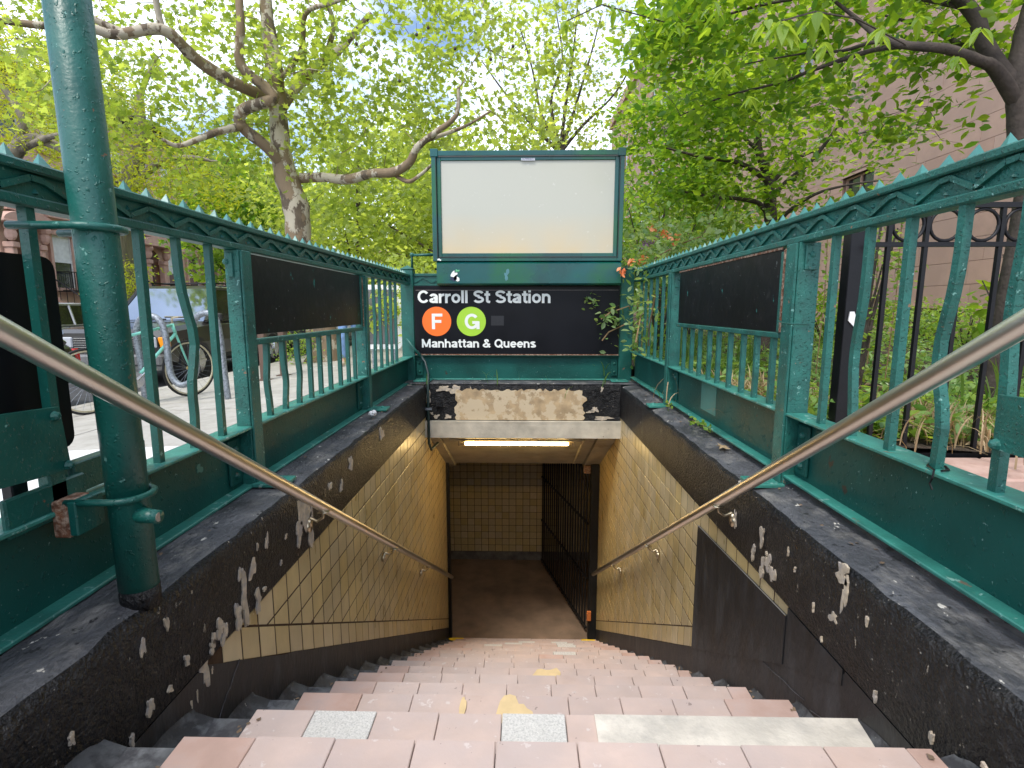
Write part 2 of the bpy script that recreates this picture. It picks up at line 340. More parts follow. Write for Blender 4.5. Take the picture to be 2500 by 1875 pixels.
def leaves(name, P, size, shape, mat, parent=None, tilt=1.0, svar=.35, normal=None):
    """one joined mesh of leaf-sized faces at points P (n,3)"""
    P = np.asarray(P); n = len(P); base, F = SHAPES[shape]
    if shape == 'lobe':
        F = np.array([[0, 1, 2, 3], [0, 3, 4, 5], [0, 5, 6, 7], [0, 7, 8, 9]])
    nm = RNG.normal(size=(n, 3)) * tilt + np.array([0, 0, 1.0])
    if normal is not None: nm = RNG.normal(size=(n, 3)) * tilt + np.asarray(normal)
    nm /= np.linalg.norm(nm, axis=1)[:, None]
    a = RNG.normal(size=(n, 3)); u = np.cross(nm, a); u /= np.linalg.norm(u, axis=1)[:, None]; w = np.cross(nm, u)
    sz = size * (1 + svar * RNG.uniform(-1, 1, n))[:, None]
    k = len(base)
    V = P[:, None, :] + sz[:, None, :] * (base[None, :, 0:1] * u[:, None, :] + base[None, :, 1:2] * w[:, None, :] + base[None, :, 2:3] * nm[:, None, :])
    V = V.reshape(-1, 3); FF = (np.arange(n)[:, None, None] * k + F[None]).reshape(-1, F.shape[1])
    o = link(name, fastmesh(name, V, FF), mat, parent); return o

def crown_twigs(nodes, clusters, mb, r0=.012, wob=.12, seg=3):
    """grow thin branches from the nearest existing wood to each cluster centre"""
    nodes = [np.array(q, dtype=float) for q in nodes]; cl = [np.array(c, dtype=float) for c in clusters]
    A = np.array(nodes); d0 = [np.min(np.linalg.norm(A - c, axis=1)) for c in cl]
    for i in np.argsort(d0):
        c = cl[i]; A = np.array(nodes); dd = np.linalg.norm(A - c, axis=1); s = A[int(np.argmin(dd))]; L = dd.min()
        if L < .02: continue
        pts = [s + (c - s) * t + (RNG.normal(size=3) * wob * L * .5 * math.sin(PI * t)) for t in np.linspace(0, 1, seg + 1)]
        rr = r0 * (.45 + min(L, 2) * .35)
        mb.tube([tuple(p) for p in pts], [rr * (1 - .75 * t) for t in np.linspace(0, 1, seg + 1)], n=4, cap=False)
        nodes += pts[1:]
    return nodes

# ================================================================ GROUND
ZS = -.33
gm = MB(); gm.add([(-300, -80, ZS), (300, -80, ZS), (300, 400, ZS), (-300, 400, ZS)], [(0, 1, 2, 3)])
# the ground sheet has the stair pit cut out: four strips round it
gm = MB()
x0, x1, y0, y1 = -1.16, 3.3, -1.5, 5.0
for (a, b, c, d) in ((-300, x0, -80, 400), (x1, 300, -80, 400), (x0, x1, -80, y0), (x0, x1, y1, 400)):
    gm.add([(a, c, ZS), (b, c, ZS), (b, d, ZS), (a, d, ZS)], [(0, 1, 2, 3)])
props(gm.obj('street', ASPH), kind='structure')
# sidewalk falls gently from the stairs to the curb; laid as flags
SWX0, SWX1 = -4.85, -1.19
def swz(x): return -.18 * min(1, max(0, (-1.2 - x) / 3.6))
sw = MB()
sw.add([(SWX0, -6, swz(SWX0) - .012), (SWX1, -6, swz(SWX1) - .012), (SWX1, 70, swz(SWX1) - .012), (SWX0, 70, swz(SWX0) - .012)], [(0, 1, 2, 3)])
sidewalk = sw.obj('sidewalk', M('joint_grey', (.16, .15, .13), .9)); props(sidewalk, kind='structure'); reg(sidewalk)
k = 0
for j, yy in enumerate(np.arange(-1.0, 30, 1.52)):
    for i, (xa, xb) in enumerate(((-4.85, -3.64), (-3.63, -2.42), (-2.41, -1.2))):
        f = MB(); ya, yb = yy, yy + 1.51
        z0_, z1_ = swz(xa), swz(xb); e = random.uniform(-.002, .002)
        f.add([(xa, ya, z0_ + e), (xb, ya, z1_ + e), (xb, yb, z1_ + e), (xa, yb, z0_ + e), (xa, ya, z0_ - .02), (xb, ya, z1_ - .02), (xb, yb, z1_ - .02), (xa, yb, z0_ - .02)],
              [(0, 1, 2, 3), (0, 4, 5, 1), (1, 5, 6, 2), (2, 6, 7, 3), (3, 7, 4, 0)])
        f.obj('paving_slab', CONCW if (i == 2 and j < 3) or (i == 1 and j in (1, 2)) else CONC, sidewalk)
cb = MB()
for yy in np.arange(-6, 60, 2.0):
    cb.box(-5.0, -4.852, yy, yy + 1.99, ZS - .1, swz(-4.85) + .003, .008)
cb.obj('curb', CONC); props(bpy.data.objects['curb'], kind='structure')
f = MB(); f.box(-18.2, -14.0, -20, 90, ZS - .05, ZS + .13); f.obj('far_sidewalk', CONC); props(bpy.data.objects['far_sidewalk'], kind='structure')
# right pavement in front of the garden and the strip beyond the back fence
f = MB(); f.box(1.19, 30, -6, 2.02, -.2, .10); f.obj('side_pavement', CONC); props(bpy.data.objects['side_pavement'], kind='structure')
# garden soil, slightly uneven
def soilz(x, y): return .24 + .05 * math.sin(x * 1.7 + y) * math.cos(y * 1.3) + .02 * (y - 2) * .3
sm = MB(); nx, ny = 30, 40; xs = [1.19 + i * (8.0 - 1.19) / nx for i in range(nx + 1)]; ys = [2.312 + j * 34 / ny for j in range(ny + 1)]
sm.add([(x, y, soilz(x, y)) for y in ys for x in xs], [(j * (nx + 1) + i, j * (nx + 1) + i + 1, (j + 1) * (nx + 1) + i + 1, (j + 1) * (nx + 1) + i) for j in range(ny) for i in range(nx)])
gs = sm.obj('garden_soil', SOIL); props(gs, kind='structure')
sm = MB(); nx = 12; xs = [-1.19 + i * (1.189 + 1.19) / nx for i in range(nx + 1)]; ys = [5.12 + j * 31 / ny for j in range(ny + 1)]
sm.add([(x, y, min(.17, soilz(x, y) - .1)) for y in ys for x in xs], [(j * (nx + 1) + i, j * (nx + 1) + i + 1, (j + 1) * (nx + 1) + i + 1, (j + 1) * (nx + 1) + i) for j in range(ny) for i in range(nx)])
gs2 = sm.obj('garden_soil', SOIL); props(gs2, kind='structure')

# ================================================================ STAIRS
Rr, Ss = .292, .1831
def nose(k): return .989 + Rr * k, CAMZ - .285 - .627 * (.989 + Rr * k)
stairs = thing('staircase', (0, 1, .0), 'steep stairway of pinkish quarry tile steps going down into the subway', 'stairs')
YL = 5.66; ZLAND = nose(16)[1] - Ss
tilemesh = {}
def tread_tile(w, key):
    if key in tilemesh: return tilemesh[key]
    b = MB(); b.box(-w / 2, w / 2, 0, Rr + .012, -.022, 0, .0022); tilemesh[key] = b.mesh('tile'); return tilemesh[key]
XTL, XTR = -.735, .862
for k in range(-5, 17):
    ny_, nz_ = nose(k); yb = ny_ - Rr - .006
    st = MB(); st.box(-.905, .905, yb - .02, ny_ - .012, nz_ - Ss - .05, nz_ - .020)
    stp = st.obj('step', STEPCEM, stairs); reg(stp)
    w = .1705; n = 9; x = XTL + random.uniform(-.012, .012); off = random.uniform(-.06, .06) if k % 2 else random.uniform(-.02, .05)
    edges = [x]; xx = x + w + off
    while xx < XTR - .05: edges.append(xx); xx += w
    edges.append(XTR + random.uniform(-.02, .02))
    for i in range(len(edges) - 1):
        xa, xb = edges[i] + .001, edges[i + 1] - .001
        mat = QUARRY
        if i == 0 or (i == len(edges) - 2): mat = QEDGE if random.random() < .8 else QUARRY
        if k == 1 and i == 1: mat = SPECK
        if k == 1 and i == 4: mat = SPECK
        if k in (9,) and i == 6: mat = SPECK
        if k in (12, 13, 14) and i in (2 + k % 3, 6): mat = SPECK
        if random.random() < .04 and mat is QUARRY: mat = QEDGE
        b = MB(); b.box(xa, xb, yb, ny_ + random.uniform(-.002, .002), nz_ - .024, nz_ + random.uniform(-.001, .001), .002)
        # riser nosing of the same tile
        o = b.obj('tile', mat, stp)
    # rounded cement cove at each side, brushed with black paint above
    for s in (-1, 1):
        c = MB(); xw = .8935 * s; nn = 9; rows_ = []
        for q in range(nn + 1):
            t_ = q / nn; yy = yb + (ny_ - .012 - yb) * t_; up = .010 + .028 * math.sin(PI * t_) + random.uniform(-.002, .002)
            rows_.append([(xw, yy, nz_ + up), (xw - s * up * .35, yy, nz_ + up * .35 - .004), (xw - s * (.05 + up * .5), yy, nz_ - .0195)])
        for r_ in rows_: c.v += r_
        for q in range(nn):
            for k3 in (0, 1): c.f.append((q * 3 + k3, q * 3 + k3 + 1, q * 3 + k3 + 4, q * 3 + k3 + 3)); c.mi.append(0)
        c.obj('cove', COVE, stp, smooth=True)
# patches on the treads
def ragged(w, h, n=26, j=.12, rnd=None):
    rnd = rnd or random; out = []
    for i in range(n):
        a = 2 * PI * i / n; c, s = math.cos(a), math.sin(a); q = (abs(c) ** 4 + abs(s) ** 4) ** -.25
        if i == 0: ph = [rnd.uniform(0, 6.28) for _ in range(4)]
        q *= 1 + j * (.55 * math.sin(2 * a + ph[0]) + .5 * math.sin(3 * a + ph[1]) + .4 * math.sin(5 * a + ph[2])) + rnd.uniform(-j, j) * .45; out.append((c * q * w / 2, s * q * h / 2))
    return out
def patch_z(parent, name, cx, cy, z, w, h, mat, j=.12, n=26):
    poly = [(cx + a, cy + b) for a, b in ragged(w, h, n, j)]; b = MB(); b.prism(poly, 2, z - .001, z + .0035); return b.obj(name, mat, parent)
nk = nose(1)
b = MB(); pl = [(.205, nk[1])]
yy1, yy0 = nk[0] - .006, nk[0] - Rr - .004
poly = [(.19, yy0), (.195, yy1), (.905, yy1), (.905, yy1 - .08), (.80, yy0 + .04)] + [(.80 - i * .1, yy0 + random.uniform(-.0, .03)) for i in range(1, 6)]
b.prism(poly, 2, nk[1] + .001, nk[1] + .006); b.obj('cement_patch', CEMP, stairs)
patch_z(stairs, 'yellow_patch', -.03, nose(2)[0] - .13, nose(2)[1] + .002, .12, .20, YELP, .25)
patch_z(stairs, 'yellow_patch', .11, nose(5)[0] - .15, nose(5)[1] + .002, .16, .24, YELP, .25)
patch_z(stairs, 'yellow_patch', -.19, nose(2)[0] - .08, nose(2)[1] + .002, .02, .12, YELP, .2)
patch_z(stairs, 'yellow_strip', -.77, nose(16)[0] - .03, nose(16)[1] + .002, .16, .05, M('yellow_edge', (.75, .5, .02), .6), .1)
patch_z(stairs, 'yellow_strip', .77, nose(16)[0] - .03, nose(16)[1] + .002, .16, .05, MATS['yellow_edge'], .1)
f = MB(); f.box(-2.2, 3.2, YL - .02, 8.06, ZLAND - .1, ZLAND); f.obj('landing_floor', LANDING); props(bpy.data.objects['landing_floor'], kind='structure')

# ================================================================ STAIR SIDE WALLS
TP = .1105
def clip(poly, fn):
    out = []
    for i in range(len(poly)):
        a, b = poly[i], poly[(i + 1) % len(poly)]; fa, fb = fn(a), fn(b)
        if fa >= 0: out.append(a)
        if (fa >= 0) != (fb >= 0):
            t = fa / (fa - fb); out.append((a[0] + (b[0] - a[0]) * t, a[1] + (b[1] - a[1]) * t))
    return out
def area(p): return abs(sum(p[i][0] * p[(i + 1) % len(p)][1] - p[(i + 1) % len(p)][0] * p[i][1] for i in range(len(p)))) / 2
def sl(y, z0): return CAMZ + z0 - .627 * y
ZBAND = -.095
YH = 4.74                                     # header face
def make_wall(s):
    side = 'left' if s < 0 else 'right'
    t = thing('stair_wall', (.9 * s, 1.0, 0), f'{side} side wall of the stairwell, cream tiles under a thick black cement band', 'wall')
    zo = .200 if s < 0 else .238
    # coping: top sheet with rounded arris, then band face
    xi = .888 * s; xo = 1.175 * s
    prof = [(xo, zo), (1.0 * s, .203 if s < 0 else .212), (.93 * s, .200), (.906 * s, .194), (.893 * s, .182), (xi, .16), (xi, .05), (.890 * s, ZBAND + .01), (.897 * s, ZBAND), (.92 * s, ZBAND)]
    c = MB(); ny = 90; ys = [-.9 + i * (YH + .9) / ny for i in range(ny + 1)]; m = len(prof)
    vs = []
    for y in ys:
        for i, (x, z) in enumerate(prof):
            jx = random.gauss(0, .0022) if 2 <= i <= 6 else 0; jz = random.gauss(0, .003) if i in (1, 2, 3, 4) else 0
            vs.append((x + jx, y, z + jz))
    fs = [(j * m + i, j * m + i + 1, (j + 1) * m + i + 1, (j + 1) * m + i) for j in range(ny) for i in range(m - 1)]
    mi = [0 if i <= 2 else 1 for j in range(ny) for i in range(m - 1)]
    me = bpy.data.meshes.new('cement_band'); me.from_pydata(vs, [], fs); me.materials.append(COPETOP); me.materials.append(BLACKCEM)
    me.polygons.foreach_set('material_index', mi)
    bm = bmesh.new(); bm.from_mesh(me); bmesh.ops.recalc_face_normals(bm, faces=bm.faces); bm.to_mesh(me); bm.free()
    band = link('cement_band', me, None, t); me.polygons.foreach_set('use_smooth', [True] * len(me.polygons))
    # backing behind the tiles (grout)
    g = MB(); g.box(.8992 * s, 1.17 * s, -.9, 6.1, -4.2, ZBAND); g.obj('grout_backing', GROUT, t)
    g = MB(); g.box(.8992 * s, 1.17 * s, YH + .02, 6.1, ZBAND + .002, .1); g.obj('wall_core', GROUT, t)
    # black painted base following the steps
    b = MB(); n = 60; pts = []
    Y0, Y1 = -.9, YL + .3
    ystart = (CAMZ - .165 - (ZBAND)) / .627            # where base top line meets band
    top = [(Y0, ZBAND - .001), (ystart + .02, ZBAND - .001)]
    for i in range(n + 1):
        y = ystart + .02 + (Y1 - ystart - .02) * i / n; top.append((y, sl(y, -.165 + random.uniform(-.004, .004))))
    bot = [(Y1, -4.2), (Y0, -4.2)]
    b.prism(top + bot, 0, .8945 * s, .898 * s); b.obj('black_base', BLACKBASE, t)
    # full courses
    polys = []
    if s < 0: zt = ZBAND - .003
    else: zt = ZBAND - .112
    rows = []
    if s > 0: rows.append((ZBAND - .108, ZBAND - .003))
    z = zt
    while z > -3.2: rows.append((z - TP + .0085, z)); z -= TP
    for (za, zb) in rows:
        y = 1.3 + (.02 if s > 0 else 0)
        while y < 5.93:
            p = [(y + .0042, za), (y + TP - .0042, za), (y + TP - .0042, zb), (y + .0042, zb)]
            p = clip(p, lambda q: q[1] - sl(q[0], -.043))
            if s > 0 and p: p = clip(p, lambda q: q[0] - (2.55 if zb < ZBAND - .02 else 1.66)) if True else p
            if len(p) >= 3 and area(p) > .00025: polys.append(p)
            y += TP
    y = 1.42
    while y < 5.93:
        ya, yb = y + .0042, y + .1028
        p = [(ya, sl(ya, -.163)), (yb, sl(yb, -.163)), (yb, sl(yb, -.052)), (ya, sl(ya, -.052))]
        p = clip(p, lambda q: ZBAND - .003 - q[1])
        if s > 0 and p: p = clip(p, lambda q: q[0] - 2.55)
        if len(p) >= 3 and area(p) > .0003: polys.append(p)
        y += .107
    polys.sort(key=lambda p: p[0][0])
    rest = MB(); cache = {}
    for i, p in enumerate(polys):
        a = s * (.8975 + random.uniform(-.0006, .0006)); bq = s * .8998
        if i < 299:
            cy = sum(q[0] for q in p) / len(p); cz = sum(q[1] for q in p) / len(p)
            m_ = MB(); cs = .0022; n_ = len(p); inner = []
            for q in p:
                d = Vector((cy - q[0], cz - q[1])); d = d.normalized() * min(cs * 1.4, d.length * .3); inner.append((q[0] + d.x, q[1] + d.y))
            vs = [(bq, q[0], q[1]) for q in p] + [(a + s * .0008, q[0], q[1]) for q in p] + [(a, q[0], q[1]) for q in inner]
            fs = [(k, (k + 1) % n_, n_ + (k + 1) % n_, n_ + k) for k in range(n_)] + [(n_ + k, n_ + (k + 1) % n_, 2 * n_ + (k + 1) % n_, 2 * n_ + k) for k in range(n_)] + [tuple(2 * n_ + k for k in range(n_))]
            m_.add(vs, fs); m_.obj('tile', TILE, t)
        else: rest.prism(p, 0, a, bq)
    ro = rest.obj('far_tiles', TILE, t); ro['kind'] = 'stuff'
    # bare plaster where black paint flaked off
    ch = MB(); rnd = random.Random(5 if s < 0 else 9)
    if s < 0:
        spots = [(2.02, .075, .10, .15), (1.96, .02, .05, .08), (2.07, -.02, .04, .14), (1.60, .055, .035, .05), (1.54, -.02, .032, .16), (1.50, -.055, .03, .10), (1.40, -.03, .035, .045), (1.42, -.055, .03, .05),
                 (1.62, -.07, .03, .07), (1.33, -.10, .035, .11), (1.36, -.06, .02, .03), (2.6, .11, .06, .06), (2.45, .04, .03, .05), (3.2, .12, .10, .06), (2.30, .09, .04, .03), (1.25, -.02, .015, .03), (1.18, -.05, .012, .02), (1.7, .10, .02, .05)]
        spots += [(rnd.uniform(.9, 1.9), rnd.uniform(-.09, .13), rnd.uniform(.008, .018), rnd.uniform(.012, .04)) for _ in range(13)]
        spots += [(rnd.uniform(.85, 1.4), rnd.uniform(-.38, -.12), rnd.uniform(.006, .012), rnd.uniform(.01, .03)) for _ in range(9)]
    else:
        spots = [(1.86, .065, .03, .06), (1.80, -.01, .035, .05), (1.84, -.05, .025, .075), (1.76, -.035, .035, .05), (1.92, -.03, .02, .06), (2.10, .03, .02, .06), (1.38, .17, .05, .05), (1.36, .12, .02, .08), (1.40, .03, .03, .03)]
        spots += [(rnd.uniform(.9, 2.2), rnd.uniform(-.09, .15), rnd.uniform(.005, .011), rnd.uniform(.01, .03)) for _ in range(9)]
    for (cy, cz, w, h) in spots:
        poly = [(cy + a, cz + b_) for a, b_ in ragged(w, h, 20, .42, rnd)]
        xx = .8835 if cz > ZBAND else .893
        ch.prism(poly, 0, xx * s, (xx + .006) * s)
    co = ch.obj('flaked_patches', CHIP, t); co['kind'] = 'stuff'
    # cracks: thin pale lines
    ck = MB(); 
    def crack(pts):
        x = .8925 * s
        for (a, b_) in zip(pts[:-1], pts[1:]):
            n_ = 6; prev = None
            for q in range(n_ + 1):
                t_ = q / n_; p = (x, a[0] + (b_[0] - a[0]) * t_ + rnd.uniform(-.003, .003), a[1] + (b_[1] - a[1]) * t_ + rnd.uniform(-.004, .004))
                if prev: ck.tube([prev, p], .0012, n=4, cap=False)
                prev = p
    if s > 0:
        crack([(1.42, -.36), (1.30, -.42), (1.10, -.40)]); crack([(1.48, -.33), (1.28, -.24), (1.1, -.2)]); crack([(2.4, -.62), (1.9, -.42), (1.52, -.33)]); crack([(2.2, -.25), (2.05, -.34), (1.95, -.36)])
    else:
        crack([(1.25, -.42), (1.4, -.27), (1.5, -.2)]); crack([(1.02, -.5), (1.2, -.42)])
    ck.obj('cracks', COPETOP, t)['kind'] = 'stuff'
    return t
wl = make_wall(-1); wr = make_wall(1)
# black sheet on the right wall, under the strip of cut tiles
b = MB(); pl = [(1.66, -.128), (2.548, -.190), (2.548, sl(2.548, -.17)), (1.66, sl(1.66, -.167))]
b.prism(pl, 0, .889, .9046); b.obj('black_plate', BLACKBASE, wr)
b = MB(); b.tube([(.8895, 1.66, -.127), (.8895, 2.1, -.158), (.8895, 2.548, -.189)], .0022, n=5); b.obj('plate_edge', M('edge_dust', (.16, .155, .14), .9), wr)
b = MB(); b.prism([(1.35, ZBAND), (1.655, ZBAND), (1.655, sl(1.655, -.17)), (1.35, ZBAND - .05)], 0, .892, .9046); b.obj('painted_corner', BLACKBASE, wr)

# ---- header wall over the opening
hd = thing('header_wall', (0, YH, 0), 'black painted header wall above the stair opening with a large peeled beige patch', 'wall')
b = MB(); nx, nz2 = 40, 8; vs = []; zt, zb2 = .205, -.125
for j in range(nz2 + 1):
    for i in range(nx + 1):
        vs.append((-.9 + 1.8 * i / nx, YH + random.gauss(0, .002) + (.012 if j == nz2 else 0), zb2 + (zt - zb2) * j / nz2))
b.add(vs, [(j * (nx + 1) + i, j * (nx + 1) + i + 1, (j + 1) * (nx + 1) + i + 1, (j + 1) * (nx + 1) + i) for j in range(nz2) for i in range(nx)])
b.box(-.9, .9, YH + .011, 5.1, .1, .204); b.obj('header_face', BLACKCEM, hd)
b = MB(); b.box(-1.17, 1.17, YH + .03, 5.12, .206, .218, .003); b.obj('coping_top', COPETOP, hd)
b = MB(); b.box(-.9, .9, YH + .03, 5.12, -.28, .09); b.obj('wall_core', SOFFIT, hd)
poly = []
x0_, x1_, za, zb_ = -.615, .555, -.120, .160
n_ = 60
for i in range(n_): poly.append((x0_ + (x1_ - x0_) * i / n_, zb_ + random.uniform(-.012, .014)))
for i in range(12): poly.append((x1_ + random.uniform(-.02, .02) + (.04 if i in (3, 4) else 0), zb_ - (zb_ - za) * i / 12))
for i in range(n_): poly.append((x1_ - (x1_ - x0_) * i / n_, za))
for i in range(12): poly.append((x0_ + random.uniform(-.018, .018), za + (zb_ - za) * i / 12))
b = MB(); b.prism(poly, 1, YH - .0065, YH + .004); b.obj('peeled_patch', PATCH, hd)
ch = MB(); rnd = random.Random(3)
for (cx, cz, w, h) in ((-.72, .17, .10, .05), (-.62, .16, .10, .06), (-.80, -.09, .05, .03), (-.69, -.09, .06, .03), (.62, -.04, .06, .02), (.66, -.02, .05, .05), (.74, -.10, .16, .03), (.72, .17, .02, .04), (-.87, .10, .05, .10), (-.84, -.06, .03, .02)):
    ch.prism([(cx + a, cz + b_) for a, b_ in ragged(w, h, 22, .4, rnd)], 1, YH - .006, YH + .004)
ch.obj('flaked_patches', CHIP, hd)['kind'] = 'stuff'
b = MB(); b.box(-.80, -.74, YH - .03, YH + .01, .0, .055, .004); b.obj('junction_box', BLACKCEM, hd)
b = MB(); b.prism([(YH - .035, -.128), (YH + .15, -.128), (YH + .15, -.285), (YH - .028, -.285), (YH - .032, -.155)], 0, -.899, .899)
b.obj('ledge_beam', M('ledge_paint', (.50, .46, .37), .7, var=.2, vs=9, bump=.4, spots=[((.12, .09, .06), 20, .66, (.6, 1, 1))]), hd)

# ---- soffit
so = thing('sloping_soffit', (0, 5, -.3), 'beige painted sloping ceiling over the stairs behind the header', 'ceiling')
y0s, z0s, y1s, z1s = YH + .15, -.29, 6.06, -.93
b = MB(); b.prism([(y0s, z0s), (y1s, z1s), (y1s + .1, z1s), (y1s + .1, 0), (y0s, 0)], 0, -.8, .72); b.obj('soffit_panel', SOFFIT, so)
b = MB(); b.prism([(y0s, z0s - .03), (y1s, z1s - .04), (y1s + .1, z1s - .04), (y0s, 0)], 0, .725, .897); b.obj('side_beam', SOFFIT, so)
b = MB(); b.prism([(y0s, z0s - .03), (y1s, z1s - .04), (y1s + .1, z1s - .04), (y0s, 0)], 0, -.897, -.805); b.obj('side_beam', SOFFIT, so)
def sofz(y): return z0s + (y - y0s) / (y1s - y0s) * (z1s - z0s)
b = MB(); b.tube([(.60, 5.0, sofz(5.0) - .02), (.60, 5.35, sofz(5.35) - .02), (.60, 5.95, sofz(5.95) - .02)], .014, n=6); b.obj('conduit', SOFFIT, so)
b = MB(); b.tube([(-.72, 5.04, sofz(5.04) - .015), (.60, 5.04, sofz(5.04) - .015)], .012, n=6); b.obj('conduit', SOFFIT, so)

lf = thing('fluorescent_lamp', (0, 5.1, -.40), 'lit yellow fluorescent tube lamp hanging under the soffit of the stairs', 'lamp')
b = MB(); b.box(-.70, .59, 5.08, 5.20, -.375, -.345, .004); b.obj('housing', DARKHOUS, lf)
b = MB(); b.prism([(5.10, -.376), (5.20, -.376), (5.17, -.412), (5.13, -.412)], 0, -.62, .53); b.obj('reflector', HOUSING, lf)
b = MB(); b.tube([(-.575, 5.10, -.44), (.455, 5.10, -.44)], .0155, n=12); b.obj('tube', LAMPON, lf, smooth=True)
for x in (-.60, .48):
    b = MB(); b.tube([(x - .022, 5.10, -.44), (x + .022, 5.10, -.44)], .017, n=10); b.obj('lamp_cap', HOUSING, lf)
    b = MB(); b.box(x - .045 if x < 0 else x + .025, x - .025 if x < 0 else x + .045, 5.08, 5.13, -.46, -.38, .003); b.obj('lamp_holder', HOUSING, lf)

# ---- landing room
bw = thing('tunnel_wall', (1, 7.98, ZLAND), 'dim back wall of cream square tiles at the foot of the stairs', 'wall')
b = MB(); b.box(-2.2, 3.2, 7.985, 8.1, ZLAND, -.9); b.obj('grout_backing', GROUT, bw)
b = MB(); b.box(-2.2, 3.2, 7.965, 7.9849, ZLAND, ZLAND + .135, .003); b.obj('base_strip', DARKBASE, bw)
tm = MB(); tm.box(0, TP - .007, -.006, 0, 0, TP - .007, .0018); tm = tm.mesh('tile'); tm.materials.append(TILE)
restm = MB(); cnt = 0
for c in range(49):
    for r_ in range(17):
        x = -2.2 + c * TP; z = ZLAND + .139 + r_ * TP
        if z + TP > -.88: continue
        if -1.45 < x < .6 and cnt < 299:
            o = link('tile', tm, None, bw, (x, 7.9845 + random.uniform(-.0008, .0008), z)); cnt += 1
        else: restm.box(x, x + TP - .005, 7.9785, 7.984, z, z + TP - .005)
restm.obj('far_tiles', TILE, bw)['kind'] = 'stuff'
rm = thing('landing_room', (1, 7, ZLAND), 'dark shell of the lower landing, walls and ceiling behind the gate', 'wall')
b = MB(); b.box(-2.35, -2.2, 6.0, 8.1, ZLAND - .1, -.8); b.obj('side_wall', DARKBASE, rm)
b = MB(); b.box(-2.3, -1.17, 5.9, 6.1, ZLAND - .1, -.8); b.obj('side_wall', DARKBASE, rm)
b = MB(); b.box(3.2, 3.3, 5.6, 8.1, ZLAND - .1, -.8); b.obj('side_wall', DARKBASE, rm)
b = MB(); b.box(1.17, 3.2, 5.5, 6.0, ZLAND - .1, -.8); b.obj('side_wall', DARKBASE, rm)
b = MB(); b.box(-2.35, 3.3, 6.16, 8.1, -.93, -.8); b.obj('room_ceiling', DARKBASE, rm)
b = MB(); b.box(-2.35, 3.3, 6.0, 6.17, -.80, -.10); b.obj('room_ceiling', DARKBASE, rm)

gt = thing('security_gate', (.8, 6.1, ZLAND), 'tall black barred gate standing open at the foot of the stairs', 'gate')
b = MB(); b.box(-.897, -.862, 5.9, 5.97, ZLAND, -.86, .003); b.obj('gate_post', GATEBLK, gt)
b = MB(); b.box(.80, .897, 5.9, 6.0, ZLAND, -.90, .004); b.obj('gate_post', GATEBLK, gt)
b = MB(); b.box(.72, .80, 5.95, 6.02, -1.02, -.93, .003); b.obj('corner_bracket', RUST, gt)
b = MB(); b.box(.78, .83, 5.87, 5.90, ZLAND + .28, ZLAND + .4, .004); b.obj('lock_plate', M('orange_rust', (.5, .14, .03), .8), gt)
ga, gb = Vector((.79, 6.02, 0)), Vector((.30, 7.80, 0)); gd = (gb - ga); gL = gd.length; gd.normalize()
for z in (ZLAND + .10, ZLAND + .75, ZLAND + 1.45, -1.02):
    b = MB(); b.tube([ga + Vector((0, 0, z)), gb + Vector((0, 0, z))], .016, n=4); b.obj('gate_rail', GATEBLK, gt)
bar = MB(); bar.tube([(0, 0, 0), (0, 0, 2.12)], .010, n=6); barm = bar.mesh('gate_bar'); barm.materials.append(GATEBLK)
for i in range(20):
    p = ga + gd * (gL * (i + .5) / 20); link('gate_bar', barm, None, gt, (p.x, p.y, ZLAND + .06))

# ================================================================ HANDRAILS
def handrail(s, off, brs, lab):
    t = thing('handrail', (.82 * s, 2.5, -.2), lab, 'handrail', 'handrails down both sides of the stairs')
    P = lambda y: (.82 * s, y, CAMZ + off - .6255 * y)
    b = MB(); b.tube([P(-.5), P(1), P(3), P(5.72)], .021, n=20); b.obj('rail', STEEL, t, smooth=True)
    for y in brs:
        p = Vector(P(y)); q = MB()
        q.tube([p + Vector((0, 0, -.016)), p + Vector((.005 * s, 0, -.045)), p + Vector((.03 * s, .0, -.062)), p + Vector((.055 * s, 0, -.05)), p + Vector((.068 * s, 0, -.06))], [.008, .006, .006, .008, .012], n=8)
        q.tube([(.878 * s, p.y, p.z - .085), (.896 * s, p.y, p.z - .085)], .024, n=12)
        q.tube([p + Vector((.062 * s, 0, -.052)), (.884 * s, p.y, p.z - .085)], .012, n=8)
        q.box((.80) * s, .84 * s, p.y - .02, p.y + .02, p.z - .022, p.z - .017)
        q.obj('bracket', BRASS, t, smooth=True)
handrail(-1, .471, (2.05, 3.15, 4.30), 'steel handrail on the left wall of the stairs')
handrail(1, .525, (2.12, 3.26, 4.47), 'steel handrail on the right wall of the stairs')

